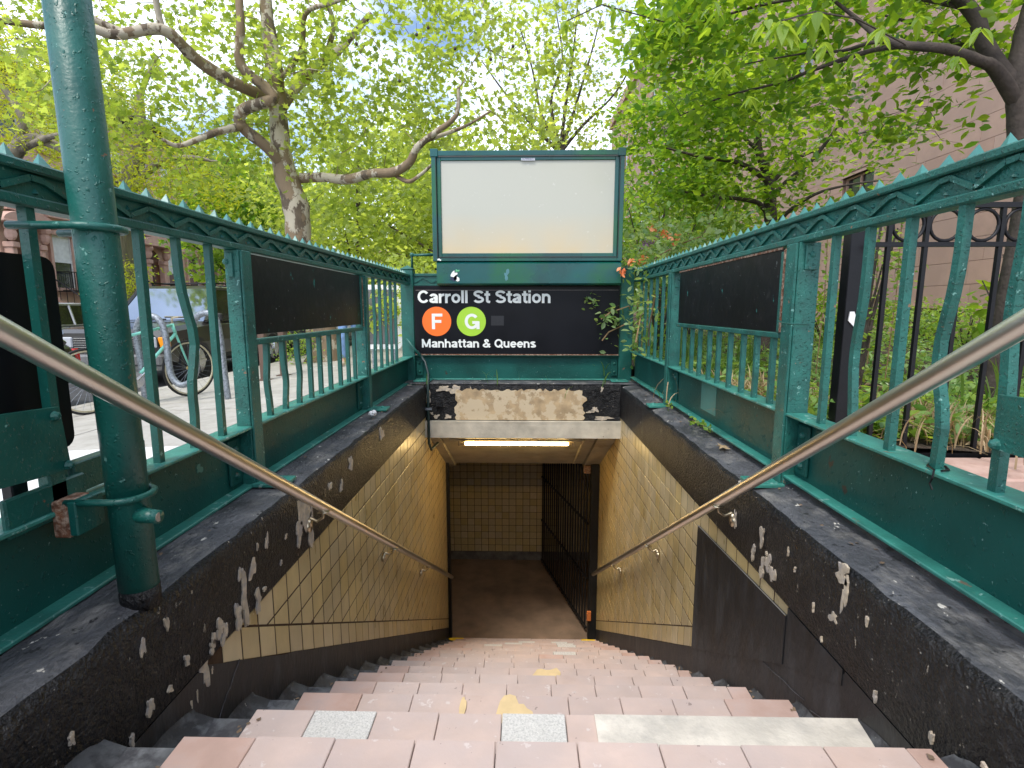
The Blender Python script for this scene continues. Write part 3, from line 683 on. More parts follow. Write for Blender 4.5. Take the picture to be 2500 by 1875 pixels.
# ================================================================ FENCES
def fence(s, X, zr0, zr1, zft, zfb, barsY, posts, gapbars, bentY, lab, side):
    """s: side sign; X: plane of the balusters (abs); zr: top band; zft/zfb: channel"""
    t = thing('fence', (X * s, 3, .25), lab, 'fence')
    G = GREEN if s < 0 else GREEN_R
    Y0, Y1 = -.6, 4.97
    # top rail: web with lips
    b = MB(); b.box((X - .004) * s, (X + .03) * s, Y0, Y1, zr0 + .002, zr1 - .004)
    b.box((X - .022) * s, (X + .036) * s, Y0 - .001, Y1, zr1 - .022, zr1, .004)
    b.box((X - .020) * s, (X + .034) * s, Y0 - .002, Y1, zr0, zr0 + .024, .004)
    tr = b.obj('top_rail', G, t); reg(tr)
    zz = MB(); per = .18; zm0, zm1 = zr0 + .030, zr1 - .028; y = -.35; thick = .013; xa, xb = (X - .014) * s, (X + .0) * s
    n = 0
    while y < 4.85:
        # two slanted bars and a short flat at the crest, as a chevron outline
        pts = [(y, zm0 + .004), (y + per * .40, zm1 - .004), (y + per * .58, zm1 - .006), (y + per, zm0 + .004)]
        for a, c in zip(pts[:-1], pts[1:]):
            d = Vector((c[0] - a[0], c[1] - a[1])); nn = Vector((-d.y, d.x)).normalized() * thick * .5
            q = [(a[0] + nn.x, a[1] + nn.y), (c[0] + nn.x, c[1] + nn.y), (c[0] - nn.x, c[1] - nn.y), (a[0] - nn.x, a[1] - nn.y)]
            zz.prism(q, 0, xa, xb); 
        for (cy, cz, h) in ((y + per * .48, zm0 + .002, .020), (y + per, zm1 - .022, .020)):
            zz.add([(xb, cy - .009, cz), (xb, cy + .009, cz), (xb, cy + .002, cz + h), (xa, cy, cz + .002)], [(0, 1, 3), (1, 2, 3), (2, 0, 3)])
        y += per
    zz.obj('zigzag_moulding', G, tr)
    sp = MB(); w = .0135; sp.add([(-w, -w, 0), (w, -w, 0), (w, w, 0), (-w, w, 0), (0, 0, .031)], [(0, 1, 4), (1, 2, 4), (2, 3, 4), (3, 0, 4), (3, 2, 1, 0)])
    spm = sp.mesh('spike'); spm.materials.append(GREEN_SPIKE)
    y = .46
    while y < 4.9:
        o = link('spike', spm, None, t, (X * s, y, zr1 - .002)); o.rotation_euler = (random.gauss(0, .05), random.gauss(0, .05), random.uniform(-.2, .2)); y += .0828
    # channel
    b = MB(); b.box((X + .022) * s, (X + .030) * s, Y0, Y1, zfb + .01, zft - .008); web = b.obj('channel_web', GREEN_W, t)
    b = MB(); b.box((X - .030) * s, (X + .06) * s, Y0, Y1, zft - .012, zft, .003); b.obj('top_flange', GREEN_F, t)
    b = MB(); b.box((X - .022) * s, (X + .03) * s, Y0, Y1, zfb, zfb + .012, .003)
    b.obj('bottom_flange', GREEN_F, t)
    # balusters
    def bal(h, bend):
        b = MB(); n = 12; w = .0105; vs = []
        for i in range(n + 1):
            z = h * i / n; q = 0; rx = 0
            for (zc, amp, wd) in bend:
                q += amp * math.exp(-((z / h - zc) / wd) ** 2)
            for (dx, dy) in ((-w, -w), (w, -w), (w, w), (-w, w)): vs.append((dx + q * .3, dy + q, z))
        fs = [(0, 3, 2, 1), tuple(n * 4 + k for k in range(4))] + [(i * 4 + k, i * 4 + (k + 1) % 4, (i + 1) * 4 + (k + 1) % 4, (i + 1) * 4 + k) for i in range(n) for k in range(4)]
        b.add(vs, fs); return b.mesh('baluster')
    straight = bal(zr0 - zft + .004, ()); straight.materials.append(G)
    for y in barsY:
        if y in bentY:
            me = bal(zr0 - zft + .004, bentY[y]); me.materials.append(G)
        else: me = straight
        o = link('baluster', me, None, t, (X * s, y, zft - .002)); o.rotation_euler = (random.gauss(0, .004), random.gauss(0, .004), 0)
    # panel bays
    (ya, yb, zp0, ybars) = gapbars
    b = MB(); b.box((X - .012) * s, (X + .0) * s, ya, yb, zp0 - (.02 if s > 0 else .004), zr0 - .006, .002); pn = b.obj('black_panel', BOARD, t); pn['label'] = 'plain black panel bolted in the fence'
    b = MB(); b.box((X - .018) * s, (X + .02) * s, ya - .02, yb + .02, zp0 - .045, zp0 - .022, .003); b.obj('panel_rail', GREEN_R, t)
    if s > 0: b = MB(); b.box((X - .016) * s, (X - .0125) * s, ya - .01, yb + .01, zr0 - .010, zr0 - .001); b.obj('rust_strip', RUST, t)
    if s > 0:
        b = MB(); b.box((X - .018) * s, (X + .004) * s, ya - .03, ya - .004, zp0 - .02, zr0 - .02, .002); b.obj('panel_strip', GREEN_R, t)
        b = MB(); b.box((X - .022) * s, (X + .004) * s, ya - .047, ya - .032, zp0 - .02, zr0 - .015, .002); b.obj('rusty_strip', RUST, t)
    else:
        b = MB(); b.box((X - .018) * s, (X + .004) * s, yb + .002, yb + .03, zp0 - .02, zr0 - .002, .002); b.obj('panel_strip', GREEN, t)
        b = MB(); b.box((X - .022) * s, (X + .004) * s, yb + .031, yb + .036, zp0 - .02, zr0 - .015, .001); b.obj('rusty_strip', RUST, t)
    h2 = zp0 - .045 - zft + .004; short = bal(h2, ()); short.materials.append(G)
    for y in ybars:
        if random.random() < .4:
            me = bal(h2, ((random.uniform(.4, .6), random.choice((-.009, .011)), .22),)); me.materials.append(G)
        else: me = short
        link('baluster', me, None, t, (X * s, y, zft - .002))
    # posts: tee section, foot plate, gussets with bolts
    for (y, wd, dp) in posts:
        b = MB(); b.box((X - .036) * s, (X - .026) * s, y, y + wd, zfb - .03, zr0 - .001, .003)
        b.box((X - .026) * s, (X + dp) * s, y - .004, y + .008, zft - .012, zr0 - .0005, .002)
        b.box((X - .026) * s, (X + .0215) * s, y - .004, y + .008, zfb - .03, zft - .014, .002)
        po = b.obj('post', GREEN_R, t); reg(po)
        b = MB(); b.box((X - .005) * s, (X + dp - .01) * s, y - .012, y - .005, zr0 - .10, zr0 - .012, .002); b.dome(((X + .02) * s, y - .012, zr0 - .045), .012, (0, -1, 0)); b.obj('bolt_plate', GREEN_R, po)
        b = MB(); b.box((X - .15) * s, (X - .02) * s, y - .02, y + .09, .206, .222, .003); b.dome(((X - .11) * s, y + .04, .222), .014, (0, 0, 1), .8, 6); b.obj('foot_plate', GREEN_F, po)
        b = MB(); b.box((X + .010) * s, (X + .0215) * s, y - .10, y - .02, zfb + .03, zft - .035, .004)
        gp = b.obj('gusset_plate', GREEN_W, t); reg(gp)
        for z in (zfb + .065, zft - .075):
            b = MB(); b.dome(((X + .010) * s, y - .06, z), .013, (-s, 0, 0), .9, 8); b.obj('bolt', GREEN, gp)
            b = MB(); b.dome(((X + .022) * s, y + wd + .03, z), .012, (-s, 0, 0), .9, 8); b.obj('bolt', GREEN, gp)
    return t
LB = [1.155, 1.32, 1.484, 1.649, 1.815] + [.33, .5, .66, .825]
LF = fence(-1, 1.077, 1.115, 1.212, .448, .204, [.5, .66, .825] + [1.155, 1.32, 1.484, 1.649, 1.815] + [3.629, 3.793, 3.961, 4.131, 4.289, 4.445],
           [(1.965, .07, .028), (3.50, .06, .04)],
           (2.06, 3.45, .80, [2.178, 2.323, 2.472, 2.619, 2.749, 2.893, 3.052, 3.198, 3.325]),
           {1.649: ((.52, .035, .18), (.15, .012, .15)), 3.793: ((.5, .01, .2),)},
           'green iron subway fence on the left with zigzag rail, spikes and a black panel', 'left')
RF = fence(1, 1.04, 1.14, 1.243, .502, .245, [.5, .66, .82, .97, 1.129, 1.298, 1.468, 1.639, 1.812] + [3.802, 3.971, 4.159, 4.363, 4.527, 4.704],
           [(2.0, .075, .052), (3.66, .06, .05)],
           (2.155, 3.52, .825, [2.199, 2.352, 2.494, 2.65, 2.808, 2.946, 3.104, 3.249, 3.407]),
           {1.298: ((.45, .05, .2), (.2, -.015, .12)), 1.639: ((.38, .045, .22),), 1.129: ((.6, .02, .2),)},
           'green iron subway fence on the right with peeling rail, bent bars and black panel', 'right')
# repair plates on the left fence near the standpipe
b = MB(); pl = [(.70, .565), (.70, .71), (1.127, .683), (1.14, .535)]
b.prism(pl, 0, -1.032, -1.044); b.dome((-1.03, 1.11, .665), .012, (1, 0, 0), 1.0); b.dome((-1.03, 1.13, .548), .012, (1, 0, 0), 1.0)
o = b.obj('repair_plate', GREEN, LF)
b = MB(); b.box(-1.07, -1.055, 1.0, 1.20, .425, .51, .004); b.obj('repair_plate', GREEN, LF)
b = MB(); b.box(-1.085, -1.055, 1.105, 1.15, .45, .60, .004); b.obj('broken_stub', GREEN_R, LF)
b = MB(); b.box(-1.10, -1.065, 1.18, 1.42, .46, .535, .003); b.obj('repair_plate', GREEN, LF)
b = MB(); b.box(-1.058, -1.02, 1.10, 1.17, .385, .47, .004); b.obj('rusty_block', RUST, LF)
b = MB(); b.box(-1.02, -1.0, 1.10, 1.18, .39, .47, .003); b.obj('repair_plate', GREEN, LF)
b = MB(); b.prism([(.72, .60), (.72, .735), (1.11, .72), (1.105, .605)], 0, 1.0, 1.012); b.dome((1.0, 1.10, .615), .013, (-1, 0, 0), 1.0); b.obj('repair_plate', GREEN_R, RF)
# light green unpainted rectangle on right web
b = MB(); b.prism([(2.86, .31), (3.10, .31), (3.10, .475), (2.86, .475)], 0, 1.0605, 1.063); b.obj('paint_patch', M('pale_green_paint', (.05, .20, .17), .5, var=.2), RF)
b = MB(); b.prism([(1.70 + a, .36 + c) for a, c in ragged(.03, .03, 16, .4)], 0, -1.0975, -1.1); b.obj('paint_patch', MATS['pale_green_paint'], LF)

# black sheet behind the left fence, near edge of frame
bp = thing('black_board', (-1.15, 1.0, .5), 'tall black board with rounded corners leaning behind the left fence', 'board')
b = MB(); pts = []
yA, yB, zA, zB, rr = .60, 1.262, .56, 1.02, .03
for (cy, cz, a0) in ((yB - rr, zA + rr, -90), (yB - rr, zB - rr, 0), (yA, zB - rr, 90), (yA, zA + rr, 180)):
    for q in range(5):
        a = R(a0 + 90 * q / 4); pts.append((cy + rr * math.cos(a), cz + rr * math.sin(a)))
b.prism(pts, 0, -1.125, -1.137); b.obj('sheet', SIGNBLK, bp)
b = MB(); b.box(-1.165, -1.138, 1.10, 1.14, -.02, 1.0, .003); b.obj('support_leg', BLACKMETAL, bp)

# ---- corner posts and back panel
bf = thing('back_fence', (0, 5, .2), 'green back fence panel behind the station sign with two capped corner posts', 'fence')
for (xa, xb) in ((-1.148, -1.028), (.905, 1.03)):
    b = MB(); b.box(xa, xb, 4.96, 5.08, .17, 1.262, .006)
    b.add([(xa - .008, 4.952, 1.262), (xb + .008, 4.952, 1.262), (xb + .008, 5.088, 1.262), (xa - .008, 5.088, 1.262), ((xa + xb) / 2, 5.02, 1.30)], [(0, 1, 4), (1, 2, 4), (2, 3, 4), (3, 0, 4), (3, 2, 1, 0)])
    b.obj('corner_post', GREEN, bf)
b = MB(); b.box(-1.028, .905, 5.0, 5.03, 1.115, 1.212); b.box(-1.028, .905, 4.985, 5.04, 1.198, 1.222, .003); b.box(-1.028, .905, 4.987, 5.04, 1.108, 1.124, .003); tr = b.obj('top_rail', GREEN, bf); reg(tr)
zz = MB(); y = -1.02
while y < .88:
    for (a, c) in (((y, 1.14), (y + .08, 1.185)), ((y + .08, 1.185), (y + .16, 1.14))):
        zz.prism([(a[0], a[1] - .006), (c[0], c[1] - .006), (c[0], c[1] + .006), (a[0], a[1] + .006)], 1, 4.990, 5.0)
    y += .17
zz.obj('zigzag_moulding', GREEN, tr)
b = MB(); b.box(-1.028, .905, 5.0, 5.02, .23, .452); b.obj('channel_web', GREEN_W, bf)
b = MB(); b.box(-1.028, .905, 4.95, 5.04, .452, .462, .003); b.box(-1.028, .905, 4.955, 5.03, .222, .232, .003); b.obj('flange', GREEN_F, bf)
for x in (-.99, .87):
    b = MB(); b.box(x - .03, x + .03, 4.985, 4.9995, .26, .42, .003); gp = b.obj('gusset_plate', GREEN_W, bf); reg(gp)
    for z in (.30, .38): b = MB(); b.dome((x, 4.985, z), .013, (0, -1, 0), .9); b.obj('bolt', GREEN, gp)
b = MB(); b.box(-1.02, -.86, 4.80, 4.955, .222, .234, .003); b.dome((-.95, 4.87, .234), .014); b.box(.82, .98, 4.82, 4.955, .222, .234, .003); b.dome((.88, 4.87, .234), .014); b.obj('foot_plate', GREEN_F, bf)

# ---- station sign
sg = thing('station_sign', (-.05, 4.96, .46), 'black subway station sign with white lettering, orange F and green G discs', 'sign')
b = MB(); b.box(-1.022, .900, 4.955, 4.984, .463, 1.107, .003); b.obj('board', SIGNBLK, sg)
b = MB(); b.box(-1.005, .885, 4.9535, 4.955, 1.066, 1.0685); b.obj('white_line', M('dull_line', (.35, .30, .28), .5), sg)
b = MB(); b.box(-1.024, .902, 4.945, 4.955, .460, .470); b.obj('lower_trim', RUST, sg)
def _arc(cx, cy, rx, ry, a0, a1, n=14):
    return [(cx + rx * math.cos(R(a0 + (a1 - a0) * i / n)), cy + ry * math.sin(R(a0 + (a1 - a0) * i / n))) for i in range(n + 1)]
_t = .185; _h = _t / 2
GLYPH = {
 'C': (.86, [_arc(.43, .5, .43 - _h, .5 - _h, 38, 322, 26)]),
 'F': (.66, [[(_h, 0), (_h, 1)], [(_h, 1 - _h), (.63, 1 - _h)], [(_h, .50), (.56, .50)]]),
 'G': (.92, [_arc(.43, .5, .43 - _h, .5 - _h, 38, 350, 28), [(.46, .43), (.86, .43)], [(.80, .50), (.80, 0)]]),
 'S': (.80, [_arc(.38, .735, .28, .265 - _h, 15, 265, 16) + _arc(.38, .275, .295, .275 - _h, 85, -165, 16)]),
 'M': (1.02, [[(_h, 0), (_h, 1)], [(.92 - _h, 0), (.92 - _h, 1)], [(_h, .98), (.46, .08)], [(.92 - _h, .98), (.46, .08)]]),
 'Q': (.94, [_arc(.43, .5, .43 - _h, .5 - _h, 0, 360, 32), [(.50, .30), (.86, -.02)]]),
 'O': (.94, [_arc(.43, .5, .43 - _h, .5 - _h, 0, 360, 32)]),
 'U': (.86, [[(_h, 1), (_h, .36)] + _arc(.38, .36, .38 - _h, .36 - _h, 180, 360, 14) + [(.76 - _h, 1)]]),
 'T': (.72, [[(.35, 0), (.35, 1)], [(0, 1 - _h), (.70, 1 - _h)]]),
 'R': (.82, [[(_h, 0), (_h, 1)], [(_h, 1 - _h), (.42, 1 - _h)] + _arc(.42, .72, .22, .28 - _h, 90, -90, 8) + [(_h, .52)], [(.42, .5), (.68, 0)]]),
 'N': (.86, [[(_h, 0), (_h, 1)], [(.72, 0), (.72, 1)], [(_h, 1), (.72, 0)]]),
 '/': (.5, [[(0, 0), (.4, 1)]]),
 'a': (.68, [_arc(.30, .50, .22, .25 - _h, 165, 0, 10) + [(.52, 0)], _arc(.29, .205, .215, .205 - _h, 90, 430, 20)[0:] , [(.29, .41), (.52, .43)]]),
 'r': (.46, [[(_h, 0), (_h, .74)], [(_h, .42)] + _arc(.40, .40, .40 - _h, .26, 170, 88, 7)]),
 'o': (.72, [_arc(.33, .37, .33 - _h, .37 - _h, 0, 360, 26)]),
 'l': (.27, [[(_h, 0), (_h, 1)]]),
 't': (.45, [[(.20, .95), (.20, .22)] + _arc(.34, .20, .14, .20 - _h, 180, 275, 6) + [(.41, _h - .01)], [(0, .67), (.41, .67)]]),
 'i': (.27, [[(_h, 0), (_h, .74)], [(_h, .84), (_h, 1)]]),
 'n': (.70, [[(_h, 0), (_h, .74)], [(_h, .40)] + _arc(.31, .42, .31 - _h, .32 - _h, 175, 0, 12) + [(.62 - _h, 0)]]),
 'h': (.70, [[(_h, 0), (_h, 1)], [(_h, .40)] + _arc(.31, .42, .31 - _h, .32 - _h, 175, 0, 12) + [(.62 - _h, 0)]]),
 'u': (.70, [[(.62 - _h, 0), (.62 - _h, .74)], [(_h, .74)] + _arc(.31, .32, .31 - _h, .32 - _h, 180, 355, 12)]),
 'e': (.70, [_arc(.33, .37, .33 - _h, .37 - _h, 0, 318, 24), [(.07, .38), (.66, .38)]]),
 's': (.62, [_arc(.29, .545, .20, .195 - _h, 20, 262, 12) + _arc(.29, .20, .215, .20 - _h, 84, -162, 12)]),
 '&': (.86, [_arc(.36, .79, .155, .21 - _h, -50, 235, 14) + [(.72, .03)], [(.45, .62)] + _arc(.32, .26, .26, .26 - _h, 110, 300, 12) + [(.70, .46)]]),
 ' ': (.34, []),
}
def text(txt, x, z, h, w, mat, y, parent, name, boldness=0):
    """flat lettering: even pen strokes, each laid a hair above the last"""
    b = MB(); cx = 0; tot = sum(GLYPH[c][0] for c in txt) - (.12 if txt[-1] != ' ' else 0); sx = w / tot; k = 0
    for c in txt:
        adv, strokes = GLYPH[c]
        for st in strokes:
            k = (k + 1) % 4; dep = y - k * .00035; n = len(st); vs = []
            for i, p in enumerate(st):
                a = Vector(st[max(i - 1, 0)]); d = Vector(st[min(i + 1, n - 1)]) - a
                d.normalize(); nn = Vector((-d.y, d.x)); m = 1.0
                if 0 < i < n - 1:
                    e = Vector(st[i]) - a
                    if e.length > 1e-6: e.normalize(); m = 1 / max(.6, abs(nn.dot(Vector((-e.y, e.x)))))
                for s_ in (-1, 1): vs.append((x + (cx + p[0] + nn.x * _h * m * s_) * sx, dep, z + (p[1] + nn.y * _h * m * s_) * h))
            b.add(vs, [(2 * i, 2 * i + 1, 2 * i + 3, 2 * i + 2) for i in range(n - 1)])
        cx += adv
    return b.obj(name, mat, parent)
text('Carroll St Station', -.987, .948, .117, 1.237, SIGNWHT, 4.9525, sg, 'lettering')
text('Manhattan & Queens', -.957, .532, .080, 1.072, SIGNWHT, 4.9525, sg, 'lettering')
for (x, m_, ch_) in ((-.812, SIGNORG, 'F'), (-.486, SIGNLIM, 'G')):
    b = MB(); b.tube([(x, 4.9545, .777), (x, 4.9525, .777)], .137, n=48); b.obj('route_disc', m_, sg)
    text(ch_, x - (.046 if ch_ == 'F' else .062), .705, .145, .086 if ch_ == 'F' else .125, SIGNWHT, 4.9515, sg, 'lettering')
b = MB(); b.box(-.30, -.18, 4.9535, 4.9548, .74, .83); b.obj('sticker_ghost', M('ghost_grey', (.011, .012, .015), .5), sg)

# ---- light box above
lb = thing('light_box', (.04, 4.9, 1.0), 'unlit white light box in a teal frame above the station sign', 'light box')
X0, X1, Z0, Z1 = -.815, .888, 1.322, 2.275
b = MB(); b.box(X0, X0 + .045, 4.84, 5.06, Z0, Z1, .003); b.box(X1 - .045, X1, 4.84, 5.06, Z0, Z1, .003)
b.box(X0 + .045, X1 - .045, 4.845, 5.06, Z1 - .045, Z1 - .002, .003); b.box(X0 + .045, X1 - .045, 4.845, 5.06, Z0, Z0 + .035, .003)
b.box(X0 - .008, X0 + .06, 4.832, 5.07, Z1 - .055, Z1 + .012, .003); b.box(X1 - .06, X1 + .008, 4.832, 5.07, Z1 - .055, Z1 + .012, .003)
b.obj('outer_frame', TEAL_BOX, lb)
b = MB(); a_, c_ = X0 + .046, X1 - .046; za_, zb3 = Z0 + .037, Z1 - .047; w = .034
b.box(a_, a_ + w, 4.858, 4.90, za_, zb3, .003); b.box(c_ - w, c_, 4.858, 4.90, za_, zb3, .003); b.box(a_ + w, c_ - w, 4.858, 4.90, zb3 - w, zb3, .003); b.box(a_ + w, c_ - w, 4.858, 4.90, za_, za_ + w, .003)
b.obj('inner_frame', TEAL_BOX, lb)
# translucent diffuser: milky plastic, yellowed along its lower edge
m, n_, bs_ = mk('diffuser_plastic'); N = n_.nodes; L = n_.links
t_ = N.new("ShaderNodeTexCoord"); sp_ = N.new("ShaderNodeSeparateXYZ"); L.new(t_.outputs['Object'], sp_.inputs[0])
mr_ = N.new("ShaderNodeMapRange"); mr_.inputs[1].default_value = 1.75; mr_.inputs[2].default_value = 1.42; L.new(sp_.outputs[2], mr_.inputs[0])
nq = N.new("ShaderNodeTexNoise"); nq.inputs['Scale'].default_value = 3; L.new(t_.outputs['Object'], nq.inputs['Vector'])
mm = N.new("ShaderNodeMath"); mm.operation = 'MULTIPLY'; L.new(mr_.outputs[0], mm.inputs[0]); L.new(nq.outputs[0], mm.inputs[1])
xx_ = N.new("ShaderNodeMix"); xx_.data_type = 'RGBA'; xx_.inputs[6].default_value = (.45, .445, .375, 1); xx_.inputs[7].default_value = (.62, .44, .20, 1); L.new(mm.outputs[0], xx_.inputs[0])
sc_ = N.new("ShaderNodeTexNoise"); sc_.inputs['Scale'].default_value = 28; sc_.inputs['Detail'].default_value = 8; L.new(t_.outputs['Object'], sc_.inputs['Vector'])
sr_ = N.new("ShaderNodeMapRange"); sr_.inputs[1].default_value = .68; sr_.inputs[2].default_value = .95; L.new(sc_.outputs[0], sr_.inputs[0])
x2 = N.new("ShaderNodeMix"); x2.data_type = 'RGBA'; L.new(sr_.outputs[0], x2.inputs[0]); L.new(xx_.outputs[2], x2.inputs[6]); x2.inputs[7].default_value = (.8, .8, .78, 1)
L.new(x2.outputs[2], bs_.inputs['Base Color']); bs_.inputs['Roughness'].default_value = .16; bs_.inputs['Specular IOR Level'].default_value = .6
DIFF = m
b = MB(); b.box(a_ + w, c_ - w, 4.872, 4.884, za_ + w, zb3 - w); b.obj('diffuser', DIFF, lb)
b = MB(); b.box(X0 + .02, X1 - .02, 5.0, 5.055, Z0 + .02, Z1 - .02); b.obj('back_plate', TEAL_BOX, lb)
b = MB(); b.tube([(X0 + .05, 4.852, Z1 - .048), (X1 - .05, 4.852, Z1 - .048)], .006, n=6); b.obj('hinge_rod', M('grey_rubber', (.12, .12, .12), .7), lb)
b = MB(); b.tube([(X0 + .042, 4.838, Z0 + .03), (X0 + .040, 4.838, Z1 - .06)], .004, n=6); b.tube([(X1 - .042, 4.838, Z0 + .03), (X1 - .040, 4.838, Z1 - .06)], .004, n=6)
b.tube([(X0 + .05, 4.84, Z0 + .036), (X1 - .05, 4.84, Z0 + .036)], .0035, n=6); b.obj('rubber_gasket', PLASTIC, lb)
b = MB(); b.box(-.02, .10, 4.853, 4.8575, Z1 - .087, Z1 - .066); b.obj('sticker', M('sticker_white', (.6, .62, .68), .4, bump=0), lb)
text('OUTFRONT/', -.015, Z1 - .083, .016, .11, M('sticker_ink', (.1, .12, .2), .5, bump=0), 4.8522, lb, 'lettering', .0)
b = MB(); b.prism([(4.84, 1.30), (4.87, 1.321), (5.05, 1.321), (5.05, 1.11), (4.86, 1.11), (4.84, 1.125)], 0, X0 + .03, X1 - .005); b.obj('skirt_panel', TEAL_BOX, lb)
for (cx, cz, w2, h2, mt) in ((-.62, 1.19, .06, .07, SIGNWHT), (-.63, 1.165, .05, .05, M('sticker_dark', (.02, .03, .07), .5)), (-.15, 1.20, .035, .08, M('pale_scuff', (.08, .22, .25), .5)), (-.60, 1.235, .04, .02, M('pale_green_scuff', (.1, .4, .2), .5))):
    b = MB(); b.prism([(cx + a, cz + c) for a, c in ragged(w2, h2, 18, .5)], 1, 4.8375, 4.841); b.obj('torn_sticker', mt, lb)
b = MB(); b.prism([(-.76 + a, 1.335 + c) for a, c in ragged(.03, .018, 14, .5)], 1, 4.838, 4.843); b.obj('paint_chip', SIGNWHT, lb)
# pipe stub from the left corner post to the box
b = MB(); b.tube([(-1.05, 5.05, 1.25), (-1.05, 5.05, 1.395), (-.82, 5.05, 1.40)], .014, n=8); b.ball((-1.05, 5.05, 1.398), .022); b.obj('pipe_brace', GREEN, lb, smooth=True)

# ---- standpipe on the left coping
pp = thing('green_pole', (-.93, 1.17, .2), 'thick green pole strapped to the left fence with a capped pipe stub', 'pole')
b = MB(); b.tube([(-.928, 1.17, .19), (-.936, 1.168, .9), (-.956, 1.165, 2.4)], [.042, .042, .042], n=28); b.obj('shaft', GREEN, pp, smooth=True)
b = MB(); b.tube([(-.928, 1.17, .185), (-.928, 1.17, .235)], .0425, n=28); b.obj('black_foot', BLACKCEM, pp, smooth=True)
def strap(z, x, y, endx, nm):
    b = MB(); pts = [(endx, y - .062, z)]
    for q in range(9):
        a = R(-90 + 180 * q / 8); pts.append((x + .049 * math.cos(a), y + .055 * math.sin(a), z))
    pts.append((endx, y + .062, z)); b.tube(pts, .0085, n=8); b.obj(nm, GREEN, pp, smooth=True)
strap(1.072, -.938, 1.168, -1.075, 'strap'); strap(.465, -.931, 1.17, -1.03, 'strap')
b = MB(); b.tube([(-.93, 1.17, .42), (-.875, 1.15, .42), (-.845, 1.145, .42)], [.028, .017, .0155], n=14); b.obj('pipe_stub', GREEN, pp, smooth=True)
b = MB(); b.tube([(-.8455, 1.145, .42), (-.8445, 1.145, .42)], .011, n=12); b.obj('stub_hole', M('stub_bore', (.3, .25, .2), .8), pp)
# conduit down the left back corner
cd = thing('conduit_pipe', (-.9, 4.7, .1), 'dark conduit running down the left corner of the header wall', 'pipe')
b = MB(); b.tube([(-1.0, 4.93, .50), (-.92, 4.90, .40), (-.875, 4.80, .30), (-.865, 4.71, .20), (-.865, 4.70, 0), (-.865, 4.70, -.33), (-.85, 4.72, -.40), (-.80, 4.82, -.36)], .013, n=10); b.obj('pipe', M('dark_green_pipe', (.01, .03, .028), .4), cd, smooth=True)
b = MB(); b.tube([(-1.09, 4.9, .62), (-.95, 4.91, .43)], .011, n=8); b.obj('pipe_branch', GREEN, cd, smooth=True)
b = MB(); b.box(-.90, -.83, 4.685, 4.70, -.02, .0); b.obj('clip', GALV, cd)

# small bits
b = MB(); b.ball((-.96, 3.27, .235), .022, 7, 5, sc=(1.2, 1.2, .8)); b.ball((-.945, 3.255, .245), .016, 6, 4); o = b.obj('crumpled_tissue', PINKPAINT); props(o, 'crumpled white tissue lying on the left coping by the fence foot', 'tissue')
b = MB(); b.tube([(1.02, 1.255, .508), (1.05, 1.27, .506), (1.065, 1.30, .506), (1.045, 1.325, .506), (1.02, 1.30, .508), (1.008, 1.262, .508)], .0028, n=6); b.tube([(1.008, 1.262, .508), (1.0, 1.255, .49), (.999, 1.26, .475), (.999, 1.25, .462)], .0022, n=5)
o = b.obj('cable_tie', BLACKMETAL); props(o, 'black cable tie round the foot of a bent bar in the right fence', 'cable tie')
b = MB(); b.prism([(2.13, .50), (2.2, .49), (2.22, .56), (2.15, .60)], 0, 0, .001)
tag = MB(); p0 = at(2066, 812, 2.44)
# dry leaf on right coping
lfm = MB(); import itertools
star = []
for i in range(14):
    a = 2 * PI * i / 14; rr = .045 if i % 2 == 0 else .018; star.append((.985 + rr * .7 * math.cos(a), 2.53 + rr * 1.3 * math.sin(a), .226 + .006 * math.sin(i * 2.1)))
lfm.add(star + [(.985, 2.53, .232)], [(i, (i + 1) % 14, 14) for i in range(14)]); o = lfm.obj('dry_leaf', L_STRAW); props(o, 'dry brown lobed leaf on the right coping', 'leaf')
b = MB(); b.tube([(1.01, 3.60, .78), (1.0, 3.0, .0)], .001)
b = MB(); pts = [(.985, 2.0 + .0, .845), (.985, 2.09, .848)]; b.tube([(1.0, 1.985, .842), (.998, 2.05, .845), (1.005, 2.1, .85), (1.03, 2.12, .85)], .0025, n=5); b.tube([(1.03, 2.12, .85), (1.10, 2.05, .846), (1.06, 1.985, .843), (1.0, 1.985, .842)], .0025, n=5); o = b.obj('wire_loop', GREEN); props(o, 'thin green wire tied round the big post of the right fence', 'wire')
cg = MB(); cg.tube([(.80, nose(4)[0] - .12, nose(4)[1] + .006), (.83, nose(4)[0] - .15, nose(4)[1] + .006)], .0045, n=6); o = cg.obj('cigarette_butt', PINKPAINT); props(o, 'cigarette butt on the right end of a tiled step', 'litter')
# weeds growing along right coping
def sprig(name, pts, mat, size, n, label, cat, shape='oval', rad=.03, stem=None, group=None):
    P = []
    for a, c in zip(pts[:-1], pts[1:]):
        for t in np.linspace(0, 1, n): P.append(np.array(a) + (np.array(c) - np.array(a)) * t + RNG.normal(size=3) * rad)
    th = thing(name, pts[0], label, cat, group); leaves('foliage', P, size, shape, mat, th, .7)
    b = MB(); b.tube(pts, .002, n=4, cap=False); b.obj('stem', stem or VINE, th); return th
sprig('weed', [(1.0, 3.05, .245), (1.0, 2.9, .26), (.99, 2.75, .25)], L_GARDEN, .028, 18, 'small green weed creeping along the foot of the right fence', 'weed', rad=.014)
sprig('weed', [(1.0, 3.62, .25), (.98, 3.5, .26), (.97, 3.38, .25)], L_GARDEN, .026, 12, 'small weed beside the far foot plate on the right coping', 'weed', rad=.012)

